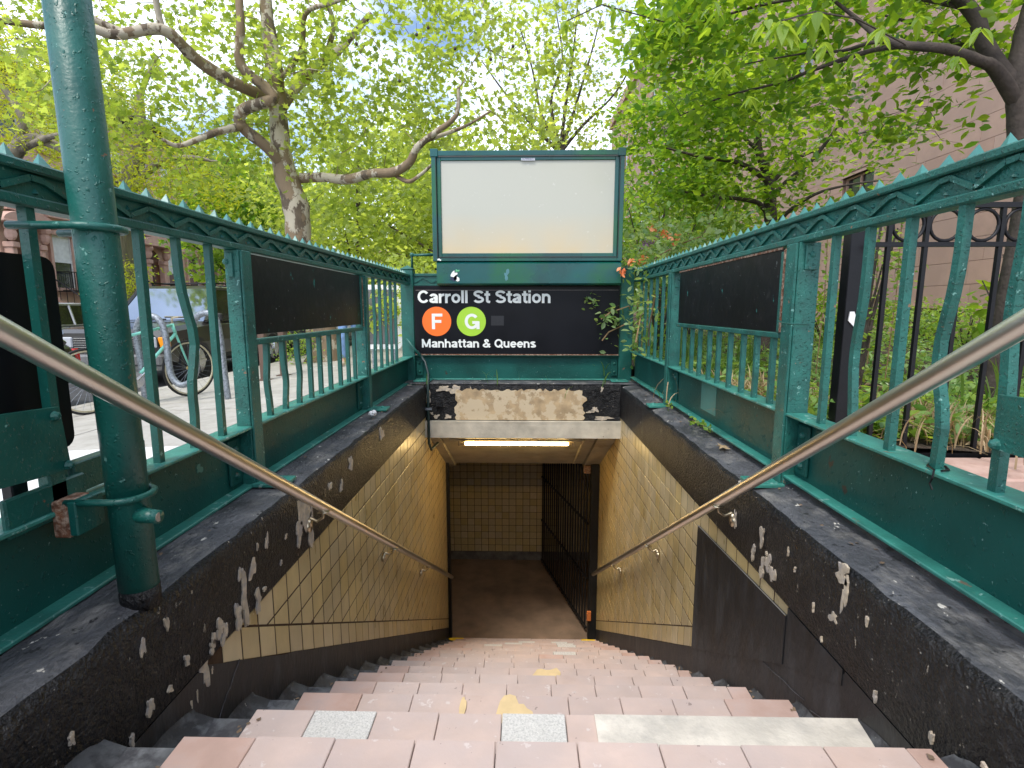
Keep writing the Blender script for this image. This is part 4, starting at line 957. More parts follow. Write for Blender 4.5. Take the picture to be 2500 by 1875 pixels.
# ================================================================ BLACK IRON GARDEN FENCE (right)
gfn = thing('garden_fence', (1.5, 2.36, .3), 'black iron garden fence with a row of rings along its top, behind the right fence', 'fence')
FY = 2.36
b = MB(); b.box(1.44, 1.505, 2.40, 2.46, .15, 1.36, .003); b.obj('corner_post', BLACKMETAL, gfn)
tagp = MB(); tagp.prism([(1.455, .845), (1.485, .815), (1.50, .83), (1.478, .885), (1.46, .885)], 1, 2.392, 2.398); tagp.obj('white_tag', PINKPAINT, gfn)
for (z, r_) in ((1.335, .011), (1.172, .010), (.238, .012)):
    b = MB(); b.box(1.51, 5.2, FY - r_, FY + r_, z - r_, z + r_); b.obj('rail', BLACKMETAL, gfn)
pk = MB(); pk.box(-.0085, .0085, -.0085, .0085, 0, 1.12); pkm = pk.mesh('picket'); pkm.materials.append(BLACKMETAL)
rg = MB(); rg.tube([(.066 * math.cos(a), 0, .066 * math.sin(a)) for a in [2 * PI * i / 20 for i in range(21)]], .0075, n=6, cap=False); rgm = rg.mesh('ring'); rgm.materials.append(BLACKMETAL)
for i in range(23):
    x = 1.575 + i * .157
    link('picket', pkm, None, gfn, (x, FY, .21))
    link('ring', rgm, None, gfn, (x + .0785, FY, 1.253), smooth=(i == 0))
# pink curb stones in front of it
f = MB(); f.box(1.2, 9, 2.02, 2.30, -.2, .235); co_ = f.obj('stone_curb', STONEC); props(co_, kind='structure'); reg(co_)
xx = 1.2
while xx < 6:
    w = random.uniform(.7, 1.0); f = MB(); f.box(xx, xx + w - .006, 2.0, 2.31, -.19, .245 + random.uniform(-.003, .003), .008); f.obj('stone', STONEC, co_); xx += w

# ================================================================ RIGHT BUILDING
XB = 8.0
rb = thing('stone_building', (XB, 12, .2), 'tall pinkish building of large smooth stone blocks behind the garden', 'building')
wins = [(12.7, 13.9, 3.05, 4.1), (18.9, 20.2, .9, 2.25), (10.0, 11.2, .3, .9), (15.8, 17, 7.2, 8.8), (21.5, 22.6, 6.5, 8.2)]
def overlaps(ya, yb, za, zb):
    for (a, c, d, e) in wins:
        if ya < c and yb > a and za < e and zb > d: return True
    return False
b = MB(); yc_ = sorted({-2, 26} | {q for w_ in wins for q in w_[:2]}); zc_ = sorted({-.2, 16} | {q for w_ in wins for q in w_[2:]})
for a_y, b_y in zip(yc_[:-1], yc_[1:]):
    for a_z, b_z in zip(zc_[:-1], zc_[1:]):
        if not overlaps(a_y + .01, b_y - .01, a_z + .01, b_z - .01): b.box(XB + .012, XB + .30, a_y, b_y, a_z, b_z)
b.box(XB + .3002, XB + 6, -2, 26, -.2, 16); b.obj('wall', PINKJ, rb)
BH = .41; blocks = []
for r_ in range(0, 36):
    za = .1 + r_ * BH; y = -1.0 + (r_ % 2) * .75 + (r_ % 3) * .1
    while y < 26:
        ln = 1.5 + .3 * math.sin(r_ * 3.1 + y); ya, yb = y, y + ln; y = yb
        segs = [(ya, yb)]
        for (a, c, d, e) in wins:
            if za < e and za + BH > d:
                ns = []
                for (p, q) in segs:
                    if q <= a or p >= c: ns.append((p, q))
                    else:
                        if p < a: ns.append((p, a))
                        if q > c: ns.append((c, q))
                segs = ns
        for (p, q) in segs:
            if q - p > .05 and p < 26: blocks.append((p, min(q, 26), za, za + BH))
# nearest blocks inside the view as separate pieces, the rest joined
def vis(bk):
    y = (bk[0] + bk[1]) / 2; z = bk[3] - CAMZ
    return y > 6.4 and z / XB < 1.0 and z < .85 * y
bl = sorted([q for q in blocks if vis(q)], key=lambda q: q[0] ** 2 + (q[2] - 1) ** 2); near = bl[:298]; ns_ = set(near)
restb = MB()
for q in blocks:
    if q in ns_:
        f = MB(); f.box(XB + random.uniform(-.002, .002), XB + .02, q[0] + .004, q[1] - .004, q[2] + .004, q[3] - .004); f.obj('stone_block', PINK, rb)
    else: restb.box(XB, XB + .02, q[0] + .004, q[1] - .004, q[2] + .004, q[3] - .004)
restb.obj('upper_blocks', PINK, rb)['kind'] = 'stuff'
for (a, c, d, e) in wins:
    f = MB(); f.box(XB - .03, XB + .15, a - .06, c + .06, d - .09, d); f.box(XB - .02, XB + .1, a - .05, c + .05, e, e + .06)
    wi = f.obj('window', PINK, rb); reg(wi)
    f = MB(); f.box(XB + .13, XB + .15, a, c, d, e); f.obj('pane', GLASSD, wi)
    f = MB(); f.box(XB + .09, XB + .13, a, a + .05, d, e); f.box(XB + .09, XB + .13, c - .05, c, d, e); f.box(XB + .09, XB + .13, a + .05, c - .05, e - .05, e); f.box(XB + .08, XB + .125, (a + c) / 2 - .02, (a + c) / 2 + .02, d, e - .05); f.obj('frame', BROWNST2, wi)
# small lamp and pipe on the wall
f = MB(); f.tube([(XB - .06, 20.9, .3), (XB - .06, 20.9, 6)], .05, n=6); f.tube([(XB - .06, 21.5, .3), (XB - .06, 21.5, 5)], .04, n=6); f.obj('drainpipe', BLACKMETAL, rb)
# church wing further back with tall arched windows
cw = thing('church_wing', (7.2, 34, 0), 'farther pink stone church wing with tall arched windows seen through the trees', 'building')
f = MB(); f.box(7.3, 14, 26.2, 46, -.2, 15.5); f.obj('wall', PINK, cw)
f = MB(); f.box(7.1, 14, 25.9, 46.2, 15.5, 16.1); f.obj('cornice', BROWNST2, cw)
for yy in (28.2, 30.6, 33.0, 35.6, 38.4, 41):
    for (za, zb) in ((5.2, 8.2), (10.5, 13.2)):
        pts = [(yy, za), (yy + 1.2, za), (yy + 1.2, zb)] + [(yy + .6 + .6 * math.cos(R(a)), zb + .6 * math.sin(R(a))) for a in range(15, 180, 15)] + [(yy, zb)]
        f = MB(); f.prism(pts, 0, 7.27, 7.31); wi = f.obj('arched_window', GLASSD, cw); reg(wi)
        f = MB()
        for k in range(len(pts)): 
            p, q = pts[k], pts[(k + 1) % len(pts)]; f.tube([(7.25, p[0], p[1]), (7.25, q[0], q[1])], .07, n=4, cap=False)
        f.obj('surround', BROWNST2, wi)

# ================================================================ BROWNSTONES across the street
XF = -24.0
def house(y0, y1, k, doory, far=False):
    wd = y1 - y0; t = thing('brownstone_house', (XF, (y0 + y1) / 2, ZS), ['pink stucco row house with an iron balcony, nearest on the left across the street', 'pink row house with an arched brown door under a carved hood', 'row house with a plain pilastered doorway, third along the street', 'row house mostly hidden by the light green tree', 'farther pink row house beyond the plane tree trunk', 'farthest row house at the end of the street'][k], 'house', 'row houses across the street')
    top = 11.6 + .25 * (k % 2)
    f = MB(); f.box(XF - 10, XF, y0, y1 - .03, ZS, top); f.obj('wall', BROWNST, t)
    f = MB(); f.box(XF - 1, XF + .75, y0, y1 - .03, top + .25, top + .6, .03); f.box(XF - 1, XF + .35, y0, y1 - .03, top - .45, top + .25)
    for q in range(int(wd / .8)): f.box(XF + .35, XF + .65, y0 + .3 + q * .8, y0 + .45 + q * .8, top - .25, top + .25)
    f.obj('cornice', CORNICE, t)
    ws = [y0 + wd * (.5 + i) / 3 for i in range(3)]
    frs = [(1.95, 4.6, 1.15), (5.6, 7.5, 1.05), (8.7, 10.3, 1.0)]
    for fi, (za, zb, ww) in enumerate(frs):
        for wi_, yc in enumerate(ws):
            if fi == 0 and abs(yc - doory) < 1.2: continue
            a, c = yc - ww / 2, yc + ww / 2
            f = MB(); f.box(XF + .001, XF + .16, a - .16, a, za, zb); f.box(XF + .001, XF + .16, c, c + .16, za, zb); f.box(XF + .001, XF + .26, a - .28, c + .28, zb, zb + .22); f.box(XF + .001, XF + .24, a - .2, c + .2, za - .16, za)
            w_ = f.obj('window', BROWNST2, t); reg(w_)
            f = MB(); f.box(XF + .01, XF + .04, a, c, za, zb); f.obj('pane', GLASSD, w_)
            f = MB(); f.box(XF + .04, XF + .08, a, a + .07, za, zb); f.box(XF + .04, XF + .08, c - .07, c, za, zb); f.box(XF + .04, XF + .09, a + .07, c - .07, (za + zb) / 2 - .04, (za + zb) / 2 + .04); f.box(XF + .04, XF + .08, a + .07, c - .07, zb - .08, zb)
            if (k + wi_ + fi) % 2: f.box(XF + .041, XF + .05, a + .07, c - .07, (za + zb) / 2 + .04, zb - .08)
            f.obj('sash', WFRAME, w_)
    # doorway with stoop
    yc = doory; f = MB()
    arch = [(yc - .62, 1.9), (yc + .62, 1.9), (yc + .62, 4.0)] + [(yc + .62 * math.cos(R(a)), 4.0 + .62 * math.sin(R(a))) for a in range(15, 180, 15)] + [(yc - .62, 4.0)]
    f.prism(arch, 0, XF + .01, XF + .09); d = f.obj('door', DOORW, t); reg(d)
    f = MB(); f.ball((XF + .12, yc - .4, 3.0), .05, 6, 4); f.obj('handle', BRASS, d)
    f = MB(); f.box(XF + .091, XF + .11, yc - .02, yc + .02, 1.92, 4.4); f.obj('door_seam', CORNICE, d)
    f = MB()
    for sgn in (-1, 1):
        f.box(XF + .001, XF + .45, yc + sgn * .72 - .12, yc + sgn * .72 + .12, 1.9, 3.95, .03); f.box(XF + .001, XF + .55, yc + sgn * .72 - .18, yc + sgn * .72 + .18, 3.7, 3.95, .03)
        f.ball((XF + .45, yc + sgn * .85, 4.3), .22, 8, 6, sc=(1.3, .8, 1.5)); f.ball((XF + .5, yc + sgn * .85, 4.65), .26, 8, 6, sc=(1.3, .8, 1))
    hood = [(yc - 1.35, 4.85)] + [(yc + 1.35 * math.cos(R(a)), 4.85 + .5 * math.sin(R(a))) for a in range(170, 0, -10)] + [(yc + 1.35, 4.85)] + [(yc + 1.35, 5.0)] + [(yc + 1.42 * math.cos(R(a)), 5.0 + .62 * math.sin(R(a))) for a in range(10, 180, 10)] + [(yc - 1.35, 5.0)]
    f.prism([(yc + 1.4 * math.cos(R(a)), 4.85 + .55 * math.sin(R(a))) for a in range(0, 181, 12)], 0, XF + .001, XF + .75)
    f.box(XF + .001, XF + .85, yc - 1.5, yc + 1.5, 4.78, 4.88, .02)
    f.obj('door_surround', BROWNST2, t)
    f = MB()
    for q in range(10): f.box(XF + q * .3, XF + (q + 1) * .3 - .005, yc - .85, yc + .85, ZS, 1.88 - q * .21)
    f.obj('stoop', BROWNST2, t)
    for sgn in (-1, 1):
        f = MB(); f.tube([(XF + .1, yc + sgn * .9, 2.75), (XF + 3, yc + sgn * .9, .7)], .03, n=5)
        for q in range(9): f.tube([(XF + .2 + q * .34, yc + sgn * .9, 2.7 - q * .24), (XF + .2 + q * .34, yc + sgn * .9, 1.8 - q * .24)], .014, n=4)
        f.obj('stoop_railing', BLACKMETAL, t)
    if k == 0:
        f = MB(); ya = 27.0; yb = 29.0
        f.box(XF + .001, XF + .7, ya, yb, 1.75, 1.83); f.tube([(XF + .02, ya, 2.75), (XF + .7, ya, 2.75), (XF + .7, yb, 2.75), (XF + .02, yb, 2.75)], .03, n=5)
        for q in range(15): f.tube([(XF + .7, ya + q * .14, 1.83), (XF + .7, ya + q * .14, 2.75)], .02, n=4)
        f.obj('balcony', BLACKMETAL, t)
    return t
hs_ = [(19.5, 24.0, 26.0, 0), (25.9, 33, 0, 0)]
house(24.2, 30.6, 0, 25.2); house(30.6, 37.2, 1, 34.1); house(37.2, 43.8, 2, 40.2); house(43.8, 50.4, 3, 46.5); house(50.4, 57, 4, 53); house(57, 64, 5, 60)
# houses closing the end of the street
eh = thing('end_house', (-8, 78, ZS), 'low orange brown house at the far end of the street behind the trees', 'house')
f = MB(); f.box(-26, 6, 76, 84, ZS, 9); f.obj('wall', BROWNST, eh)
for i in range(9):
    f = MB(); f.box(-25 + i * 3.4, -23.8 + i * 3.4, 75.95, 75.99, 2.2, 4.2); f.obj('window', GLASSD, eh)

# ================================================================ VEHICLES
def car(name, loc, rotz, L_, W_, H_, paint, lab, kind='suv', group=None, detail=True, hatch=False):
    """built facing -Y with its nose at local y=0, then turned and moved"""
    t = bpy.data.objects.new(name, None); COL.objects.link(t); INV[t.name] = Matrix.Identity(4)
    props(t, lab, 'car', group)
    hb = H_ * .60; hw = W_ / 2
    def ring(y, w, zb, zt, r_=.07):
        return [(-w + r_, y, zb), (-w, y, zb + r_), (-w - .015, y, (zb + zt) * .52), (-w + .02, y, zt - r_), (-w + .02 + r_ * 1.2, y, zt), (w - .02 - r_ * 1.2, y, zt), (w - .02, y, zt - r_), (w + .015, y, (zb + zt) * .52), (w, y, zb + r_), (w - r_, y, zb)]
    st_ = [(0.0, hw * .90, .42, hb * .86), (.06, hw * .97, .34, hb * .92), (.35, hw * .99, .30, hb * .95), (L_ * .27, hw, .28, hb * 1.02), (L_ * .5, hw, .28, hb * 1.03), (L_ * .8, hw, .28, hb * 1.04), (L_ - .12, hw * .98, .32, hb * 1.03), (L_, hw * .93, .42, hb * .97)]
    b = MB(); rs = [ring(*q) for q in st_]; m = len(rs[0])
    for r_ in rs: b.v += r_
    for i in range(len(rs) - 1):
        for k in range(m): b.f.append((i * m + k, i * m + (k + 1) % m, (i + 1) * m + (k + 1) % m, (i + 1) * m + k))
    b.f.append(tuple(range(m))); b.f.append(tuple((len(rs) - 1) * m + k for k in range(m))); b.mi = [0] * len(b.f)
    body = b.obj('body', paint, t); reg(body)
    # greenhouse
    y_w0, y_w1 = L_ * .27, L_ * .40; y_r1 = L_ * (.90 if kind == 'suv' else .82); y_r0 = L_ * (.99 if kind == 'suv' else .96)
    zt = H_; zb = hb * 1.02; wb, wt = hw * .94, hw * .80
    c = [(-wb, y_w0, zb), (wb, y_w0, zb), (wb, y_r0, zb), (-wb, y_r0, zb), (-wt, y_w1, zt - .05), (wt, y_w1, zt - .05), (wt, y_r1, zt - .05), (-wt, y_r1, zt - .05)]
    gb_ = MB(); gb_.add([c[i] for i in (0, 1, 5, 4)], [(0, 1, 2, 3)]); gb_.obj('windscreen', CARGLASS, t)
    gb_ = MB(); gb_.add([c[i] for i in (2, 3, 7, 6)], [(0, 1, 2, 3)]); gb_.obj('rear_window', SIDEGLASS, t)
    for fs in ((1, 2, 6, 5), (3, 0, 4, 7)):
        gb_ = MB(); gb_.add([c[i] for i in fs], [(0, 1, 2, 3)]); gb_.obj('side_window', SIDEGLASS, t)
    rf = MB(); ro = [(-wt, y_w1, zt - .05), (wt, y_w1, zt - .05), (wt, y_r1, zt - .05), (-wt, y_r1, zt - .05)]
    rf.add(ro + [(-wt * .86, y_w1 + .08, zt), (wt * .86, y_w1 + .08, zt), (wt * .86, y_r1 - .06, zt), (-wt * .86, y_r1 - .06, zt)], [(0, 1, 5, 4), (1, 2, 6, 5), (2, 3, 7, 6), (3, 0, 4, 7), (4, 5, 6, 7)]); rf.obj('roof', paint, t)
    pl_ = MB()
    for s in (-1, 1):
        for (ya, yb_) in ((y_w0, y_w1), (y_r0, y_r1)): pl_.tube([(s * wb, ya, zb), (s * wt, yb_, zt - .05)], .035, n=5)
        for fr in (.42, .75):
            yy = y_w1 + (y_r1 - y_w1) * fr; pl_.tube([(s * wb * 1.005, yy, zb), (s * wt * 1.005, yy, zt - .05)], .03, n=5)
        pl_.tube([(s * wt, y_w1, zt - .05), (s * wt, y_r1, zt - .05)], .03, n=5); pl_.tube([(s * wb, y_w0, zb), (s * wb, y_r0, zb)], .02, n=5)
    pl_.obj('pillars', paint, t)
    wr_ = H_ * .215
    for (yy) in (L_ * .17, L_ * .79):
        for s in (-1, 1):
            a = MB(); a.tube([(s * (hw - .20), yy, wr_), (s * (hw + .012), yy, wr_)], wr_ * 1.18, n=24); a.obj('wheel_arch', PLASTIC, t)
            wv = MB(); wv.tube([(s * (hw - .2), yy, wr_), (s * (hw - .01), yy, wr_), (s * (hw + .022), yy, wr_)], [wr_, wr_, wr_ * .93], n=24); wh = wv.obj('wheel', TYRE, t, smooth=False); reg(wh)
            rm_ = MB(); rm_.tube([(s * (hw + .02), yy, wr_), (s * (hw + .03), yy, wr_)], wr_ * .62, n=18)
            for q in range(5):
                a_ = 2 * PI * q / 5; rm_.tube([(s * (hw + .034), yy, wr_), (s * (hw + .034), yy + math.cos(a_) * wr_ * .6, wr_ + math.sin(a_) * wr_ * .6)], .025, n=4)
            rm_.obj('rim', CHROME, wh)
    # front
    g = MB(); g.box(-hw * .62, hw * .62, -.025, .02, hb * .62, hb * .80, .01); gr = g.obj('grille', PLASTIC, t); reg(gr)
    g = MB()
    for q in range(5): g.box(-hw * .6, hw * .6, -.034, -.024, hb * (.635 + q * .035), hb * (.645 + q * .035))
    g.obj('grille_bars', CHROME, gr)
    for s in (-1, 1):
        g = MB(); g.box(s * hw * .64, s * hw * .86, -.02, .06, hb * .63, hb * .80, .015); g.obj('headlight', M('lamp_glass', (.45, .47, .5), .15, bump=0), t)
        g = MB(); g.box(s * hw * .87, s * hw * 1.0, -.0, .16, hb * .63, hb * .80, .015); g.obj('indicator', AMBER, t)
        g = MB(); g.box(s * hw * .72, s * hw * .97, L_ - .08, L_ + .02, hb * .62, hb * .93, .02); g.obj('tail_light', REDLENS, t)
        g = MB(); g.box(s * (wb + .02), s * (wb + .20), y_w0 + .14, y_w0 + .22, zb + .0, zb + .14, .02); g.obj('mirror', PLASTIC, t)
    g = MB(); g.box(-hw * .98, hw * .98, -.10, .05, .34, .52, .03); g.obj('front_bumper', M('bumper_grey', (.14, .14, .14), .4) if kind == 'suv' else paint, t)
    g = MB(); g.box(-hw * .95, hw * .95, L_ - .04, L_ + .09, .34, .54, .03); g.obj('rear_bumper', PLASTIC, t)
    g = MB(); g.box(-.2, .2, L_ + .01, L_ + .025, hb * .66, hb * .80, .004); g.obj('rear_plate', SIGNWHT, t)
    g = MB()
    for s in (-1, 1):
        for yy in (L_ * .30, L_ * .52, L_ * .72): g.box(s * (hw + .010), s * (hw + .019), yy, yy + .008, .36, hb * .99)
        g.box(s * (hw + .012), s * (hw + .03), L_ * .24, L_ * .73, .36, .42, .005)
    g.obj('door_seams', PLASTIC, t)
    for s in (-1, 1):
        for yy in (L_ * .45, L_ * .67):
            g = MB(); g.box(s * (hw + .0), s * (hw + .035), yy, yy + .13, hb * .84, hb * .87, .004); g.obj('door_handle', PLASTIC, t)
    if kind == 'suv' and detail:
        g = MB()
        for s in (-1, 1):
            g.tube([(s * wt * .85, y_w1 + .15, zt + .06), (s * wt * .85, y_r1 - .15, zt + .06)], .015, n=5)
            for yy in (y_w1 + .2, y_r1 - .2): g.tube([(s * wt * .85, yy, zt - .01), (s * wt * .85, yy, zt + .06)], .015, n=4)
        for yy in (y_w1 + .5, y_r1 - .5): g.tube([(-wt * .85, yy, zt + .065), (wt * .85, yy, zt + .065)], .014, n=5)
        g.obj('roof_rack', BLACKMETAL, t)
        g = MB(); g.tube([(-wb * .8, y_w0 - .02, zb + .01), (.1, y_w0 + .03, zb + .04)], .01, n=4); g.tube([(0, y_w0 - .02, zb + .01), (wb * .85, y_w0 + .03, zb + .04)], .01, n=4); g.obj('wipers', PLASTIC, t)
    t.location = loc; t.rotation_euler = (0, 0, rotz)
    return t
car('parked_car', (-6.42, 8.0, ZS), 0, 4.4, 1.76, 1.64, CARDK, 'dark grey off-roader parked at the curb, seen from its front through the left fence')
car('parked_car', (-6.30, 1.9, ZS), 0, 4.5, 1.62, 1.32, CARBLK, 'black car whose rear corner and red tail light show left of the pole', kind='hatch')
car('parked_car', (-5.95, 14.2, ZS), 0, 4.4, 1.62, 1.4, CARSIL, 'grey car parked behind the dark off-roader, half hidden by the fence panel', kind='hatch')
car('parked_car', (-11.6, 10.0, ZS), 0, 4.3, 1.75, 1.36, CARSIL, 'silver hatchback parked across the street with a red tail light', kind='hatch')
car('parked_car', (-13.0, 15.3, ZS), 0, 4.5, 1.8, 1.72, CARBLUE, 'pale blue off-roader parked across the street behind the silver car')

# ================================================================ BIKE RACK AND BICYCLE
rk = thing('bike_rack', (-3.75, 5.7, -.2), 'galvanised wave bike rack standing on the sidewalk', 'bike rack')
pr = [(1130, 935), (1090, 600), (1062, 450), (1056, 320), (1085, 250), (1130, 228), (1200, 235), (1255, 300), (1285, 420), (1300, 580), (1325, 690), (1375, 750), (1430, 755), (1490, 710), (1515, 620), (1505, 480), (1490, 340), (1505, 250), (1555, 210), (1610, 205), (1665, 250), (1700, 400), (1730, 650), (1765, 905)]
pts = [at(a / 3.16, 700 + c / 3.16, 5.7) for a, c in pr]
P2 = []
for i in range(len(pts) - 1):
    p0, p1, p2, p3 = pts[max(i - 1, 0)], pts[i], pts[i + 1], pts[min(i + 2, len(pts) - 1)]
    for q in range(3):
        t = q / 3; P2.append(.5 * ((2 * p1) + (p2 - p0) * t + (2 * p0 - 5 * p1 + 4 * p2 - p3) * t * t + (3 * p1 - p0 - 3 * p2 + p3) * t ** 3))
P2.append(pts[-1])
b = MB(); b.tube(P2, .034, n=12); b.obj('tube', GALV, rk, smooth=True)
for p in (pts[0], pts[-1]):
    b = MB(); b.tube([(p.x, p.y, p.z - .012), (p.x, p.y, p.z + .0)], .09, n=14); b.obj('foot_disc', GALV, rk)
bk = thing('bicycle', (-4.4, 5.6, -.15), 'mint green bicycle with thin tyres locked to the wave rack', 'bicycle')
wA = Vector((-3.98, 6.15, .16)); wB = Vector((-4.36, 5.12, .14)); wr2 = .325
wA.z = swz(-3.98) + wr2 + .005; wB.z = swz(-4.36) + wr2 + .005
dirn = (wA - wB).normalized(); zu = Vector((0, 0, 1)); sd_ = dirn.cross(zu).normalized()
for wc in (wB, wA):
    b = MB(); b.tube([wc + dirn * math.cos(a) * wr2 + zu * math.sin(a) * wr2 for a in [2 * PI * i / 32 for i in range(33)]], .014, n=6, cap=False); wh = b.obj('wheel', TYRE, bk, smooth=True); reg(wh)
    b = MB(); b.tube([wc + dirn * math.cos(a) * (wr2 - .022) + zu * math.sin(a) * (wr2 - .022) for a in [2 * PI * i / 32 for i in range(33)]], .010, n=4, cap=False); b.obj('rim', M('rim_cream', (.5, .45, .3), .4), wh)
    b = MB()
    for i in range(24):
        a = 2 * PI * i / 24; b.tube([wc + sd_ * (.02 if i % 2 else -.02), wc + dirn * math.cos(a) * (wr2 - .025) + zu * math.sin(a) * (wr2 - .025)], .0016, n=3, cap=False)
    b.obj('spokes', GALV, wh); b = MB(); b.tube([wc - sd_ * .04, wc + sd_ * .04], .02, n=8); b.obj('hub', M('hub_gold', (.5, .35, .1), .4, metal=1), wh)
bbk = wB + dirn * .45 + zu * -.05; seat = bbk - dirn * .12 + zu * .52; head = wA - dirn * .14 + zu * .42; headt = wA - dirn * .17 + zu * .52
b = MB()
for (p, q, r_) in ((bbk, seat, .016), (bbk, head, .018), (seat - zu * .06, headt, .016), (bbk, wB, .010), (seat - zu * .08, wB, .009), (head, headt, .018)): b.tube([p, q], r_, n=8)
b.obj('frame', TEALBIKE, bk, smooth=True)
b = MB(); b.tube([headt + zu * .02, head, wA - dirn * .05 + zu * .15, wA], [.016, .014, .011, .009], n=8); b.obj('fork', TEALBIKE, bk, smooth=True)
b = MB(); b.tube([headt, headt + zu * .08, headt + zu * .09 + dirn * .08], .013, n=6); b.tube([headt + zu * .09 + dirn * .08 + sd_ * .22, headt + zu * .09 + dirn * .08 - sd_ * .22], .011, n=6); b.obj('handlebar', BRASS, bk)
b = MB(); b.tube([seat, seat + zu * .14], .012, n=6); b.ball(seat + zu * .16, .1, 10, 6, sc=(.6, 1.2, .3)); b.obj('saddle', PLASTIC, bk)
b = MB(); b.tube([bbk + sd_ * .03, bbk + sd_ * .038], .085, n=20); b.obj('chainring', CHROME, bk)
for s in (-1, 1):
    b = MB(); e = bbk + dirn * .12 * s + zu * (.10 * s); b.tube([bbk + sd_ * .055 * s, e + sd_ * .055 * s], .010, n=6); b.tube([e + sd_ * .055 * s, e + sd_ * .06 * s], .012, n=6); bx = e + sd_ * .10 * s; b.box(bx.x - .04, bx.x + .04, bx.y - .045, bx.y + .045, bx.z - .012, bx.z + .012, .004); b.obj('crank', CHROME, bk)

# brown posts, kiosk board, person
for i, (u, v) in enumerate(((648, 935), (683, 925))):
    X_, Y_ = (-3.72, 7.42) if i == 0 else (-3.68, 7.95)
    b = MB(); z0 = swz(X_); b.box(X_ - .045, X_ + .045, Y_ - .045, Y_ + .045, z0, .78, .006); b.box(X_ - .09, X_ + .09, Y_ - .09, Y_ + .09, z0, z0 + .012, .002)
    o = b.obj('post', BROWNPOST); props(o, ['brown square steel post on the sidewalk, the nearer of the pair', 'brown square steel post on the sidewalk, the farther of the pair'][i], 'post', 'brown steel posts on the sidewalk')
kb = thing('info_board', (-2.0, 8.0, 0), 'grey information board with a white rounded edge standing behind the left fence', 'board')
b = MB(); pts = []
for (cx, cz, a0) in ((-1.93, 1.17, 0), (-2.34, 1.17, 90), (-2.34, .36, 180), (-1.93, .36, 270)):
    for q in range(5): a = R(a0 + 90 * q / 4); pts.append((cx + .08 * math.cos(a), cz + .08 * math.sin(a)))
b.prism(pts, 1, 8.0, 8.05); b.obj('white_edge', PINKPAINT, kb)
b = MB(); b.box(-2.37, -1.95, 7.985, 8.0, .36, 1.18, .01); b.obj('grey_face', M('grey_face', (.12, .12, .13), .4), kb)
for x in (-2.3, -1.97):
    b = MB(); b.box(x - .02, x + .02, 8.005, 8.045, -.10, .3); b.obj('leg', GALV, kb)

def person(loc, lab):
    t = thing('person', loc, lab, 'person'); x, y, z = loc
    def skin(name, V, E, rad, mat, parent):
        me = bpy.data.meshes.new(name); me.from_pydata([(x + a, y + b_, z + c) for a, b_, c in V], E, []); o = bpy.data.objects.new(name, me); COL.objects.link(o)
        md = o.modifiers.new('skin', 'SKIN'); 
        for i, r_ in enumerate(rad): me.skin_vertices[0].data[i].radius = (r_, r_) if not isinstance(r_, tuple) else r_
        me.skin_vertices[0].data[0].use_root = True
        sb = o.modifiers.new('sub', 'SUBSURF'); sb.levels = 2; sb.render_levels = 2
        bpy.context.view_layer.update(); ev = o.evaluated_get(bpy.context.evaluated_depsgraph_get()); m2 = bpy.data.meshes.new_from_object(ev); bpy.data.objects.remove(o)
        m2.materials.clear(); return link(name, m2, mat, parent, smooth=True)
    V = [(0, 0, .93), (0, 0, 1.15), (0, .01, 1.36), (0, 0, 1.46), (0, -.02, 1.58), (-.09, 0, .88), (-.10, -.10, .48), (-.10, -.04, .08), (-.10, -.16, .04), (.09, 0, .88), (.10, .10, .49), (.10, .28, .12), (.10, .20, .05), (-.18, .01, 1.38), (-.24, .06, 1.10), (-.24, -.04, .86), (.18, .01, 1.38), (.24, -.04, 1.10), (.23, -.16, .90)]
    E = [(0, 1), (1, 2), (2, 3), (3, 4), (0, 5), (5, 6), (6, 7), (7, 8), (0, 9), (9, 10), (10, 11), (11, 12), (2, 13), (13, 14), (14, 15), (2, 16), (16, 17), (17, 18)]
    rad = [(.14, .10), (.13, .09), (.15, .09), .05, .09, .085, .055, .04, .03, .085, .055, .04, .03, .055, .04, .03, .055, .04, .03]
    skin('body', V, E, rad, SKIN, t)
    V = [(0, 0, .95), (-.09, 0, .86), (-.10, -.10, .48), (-.10, -.045, .12), (.09, 0, .86), (.10, .10, .49), (.10, .27, .16)]
    skin('jeans', V, [(0, 1), (1, 2), (2, 3), (0, 4), (4, 5), (5, 6)], [(.16, .12), .10, .07, .06, .10, .07, .06], JEANS, t)
    V = [(0, 0, .98), (0, 0, 1.2), (0, .01, 1.38), (-.18, .01, 1.38), (-.24, .06, 1.12), (.18, .01, 1.38), (.24, -.04, 1.12)]
    skin('jacket', V, [(0, 1), (1, 2), (2, 3), (3, 4), (2, 5), (5, 6)], [(.16, .12), (.15, .11), (.16, .11), .075, .055, .075, .055], SHIRT, t)
    b = MB(); b.ball((x, y + .01, z + 1.62), .105, 12, 8, sc=(.9, 1.05, 1.1)); b.obj('hair', HAIR, t, smooth=True)
    for (fx, fy, fz) in ((-.10, -.12, .045), (.10, .22, .06)):
        b = MB(); b.ball((x + fx, y + fy, z + fz), .05, 10, 6, sc=(.8, 2.1, .8)); b.obj('shoe', SHOE, t, smooth=True)
person((-3.02, 9.1, swz(-3.02)), 'person in blue jeans and pale shoes walking on the sidewalk behind the left fence')

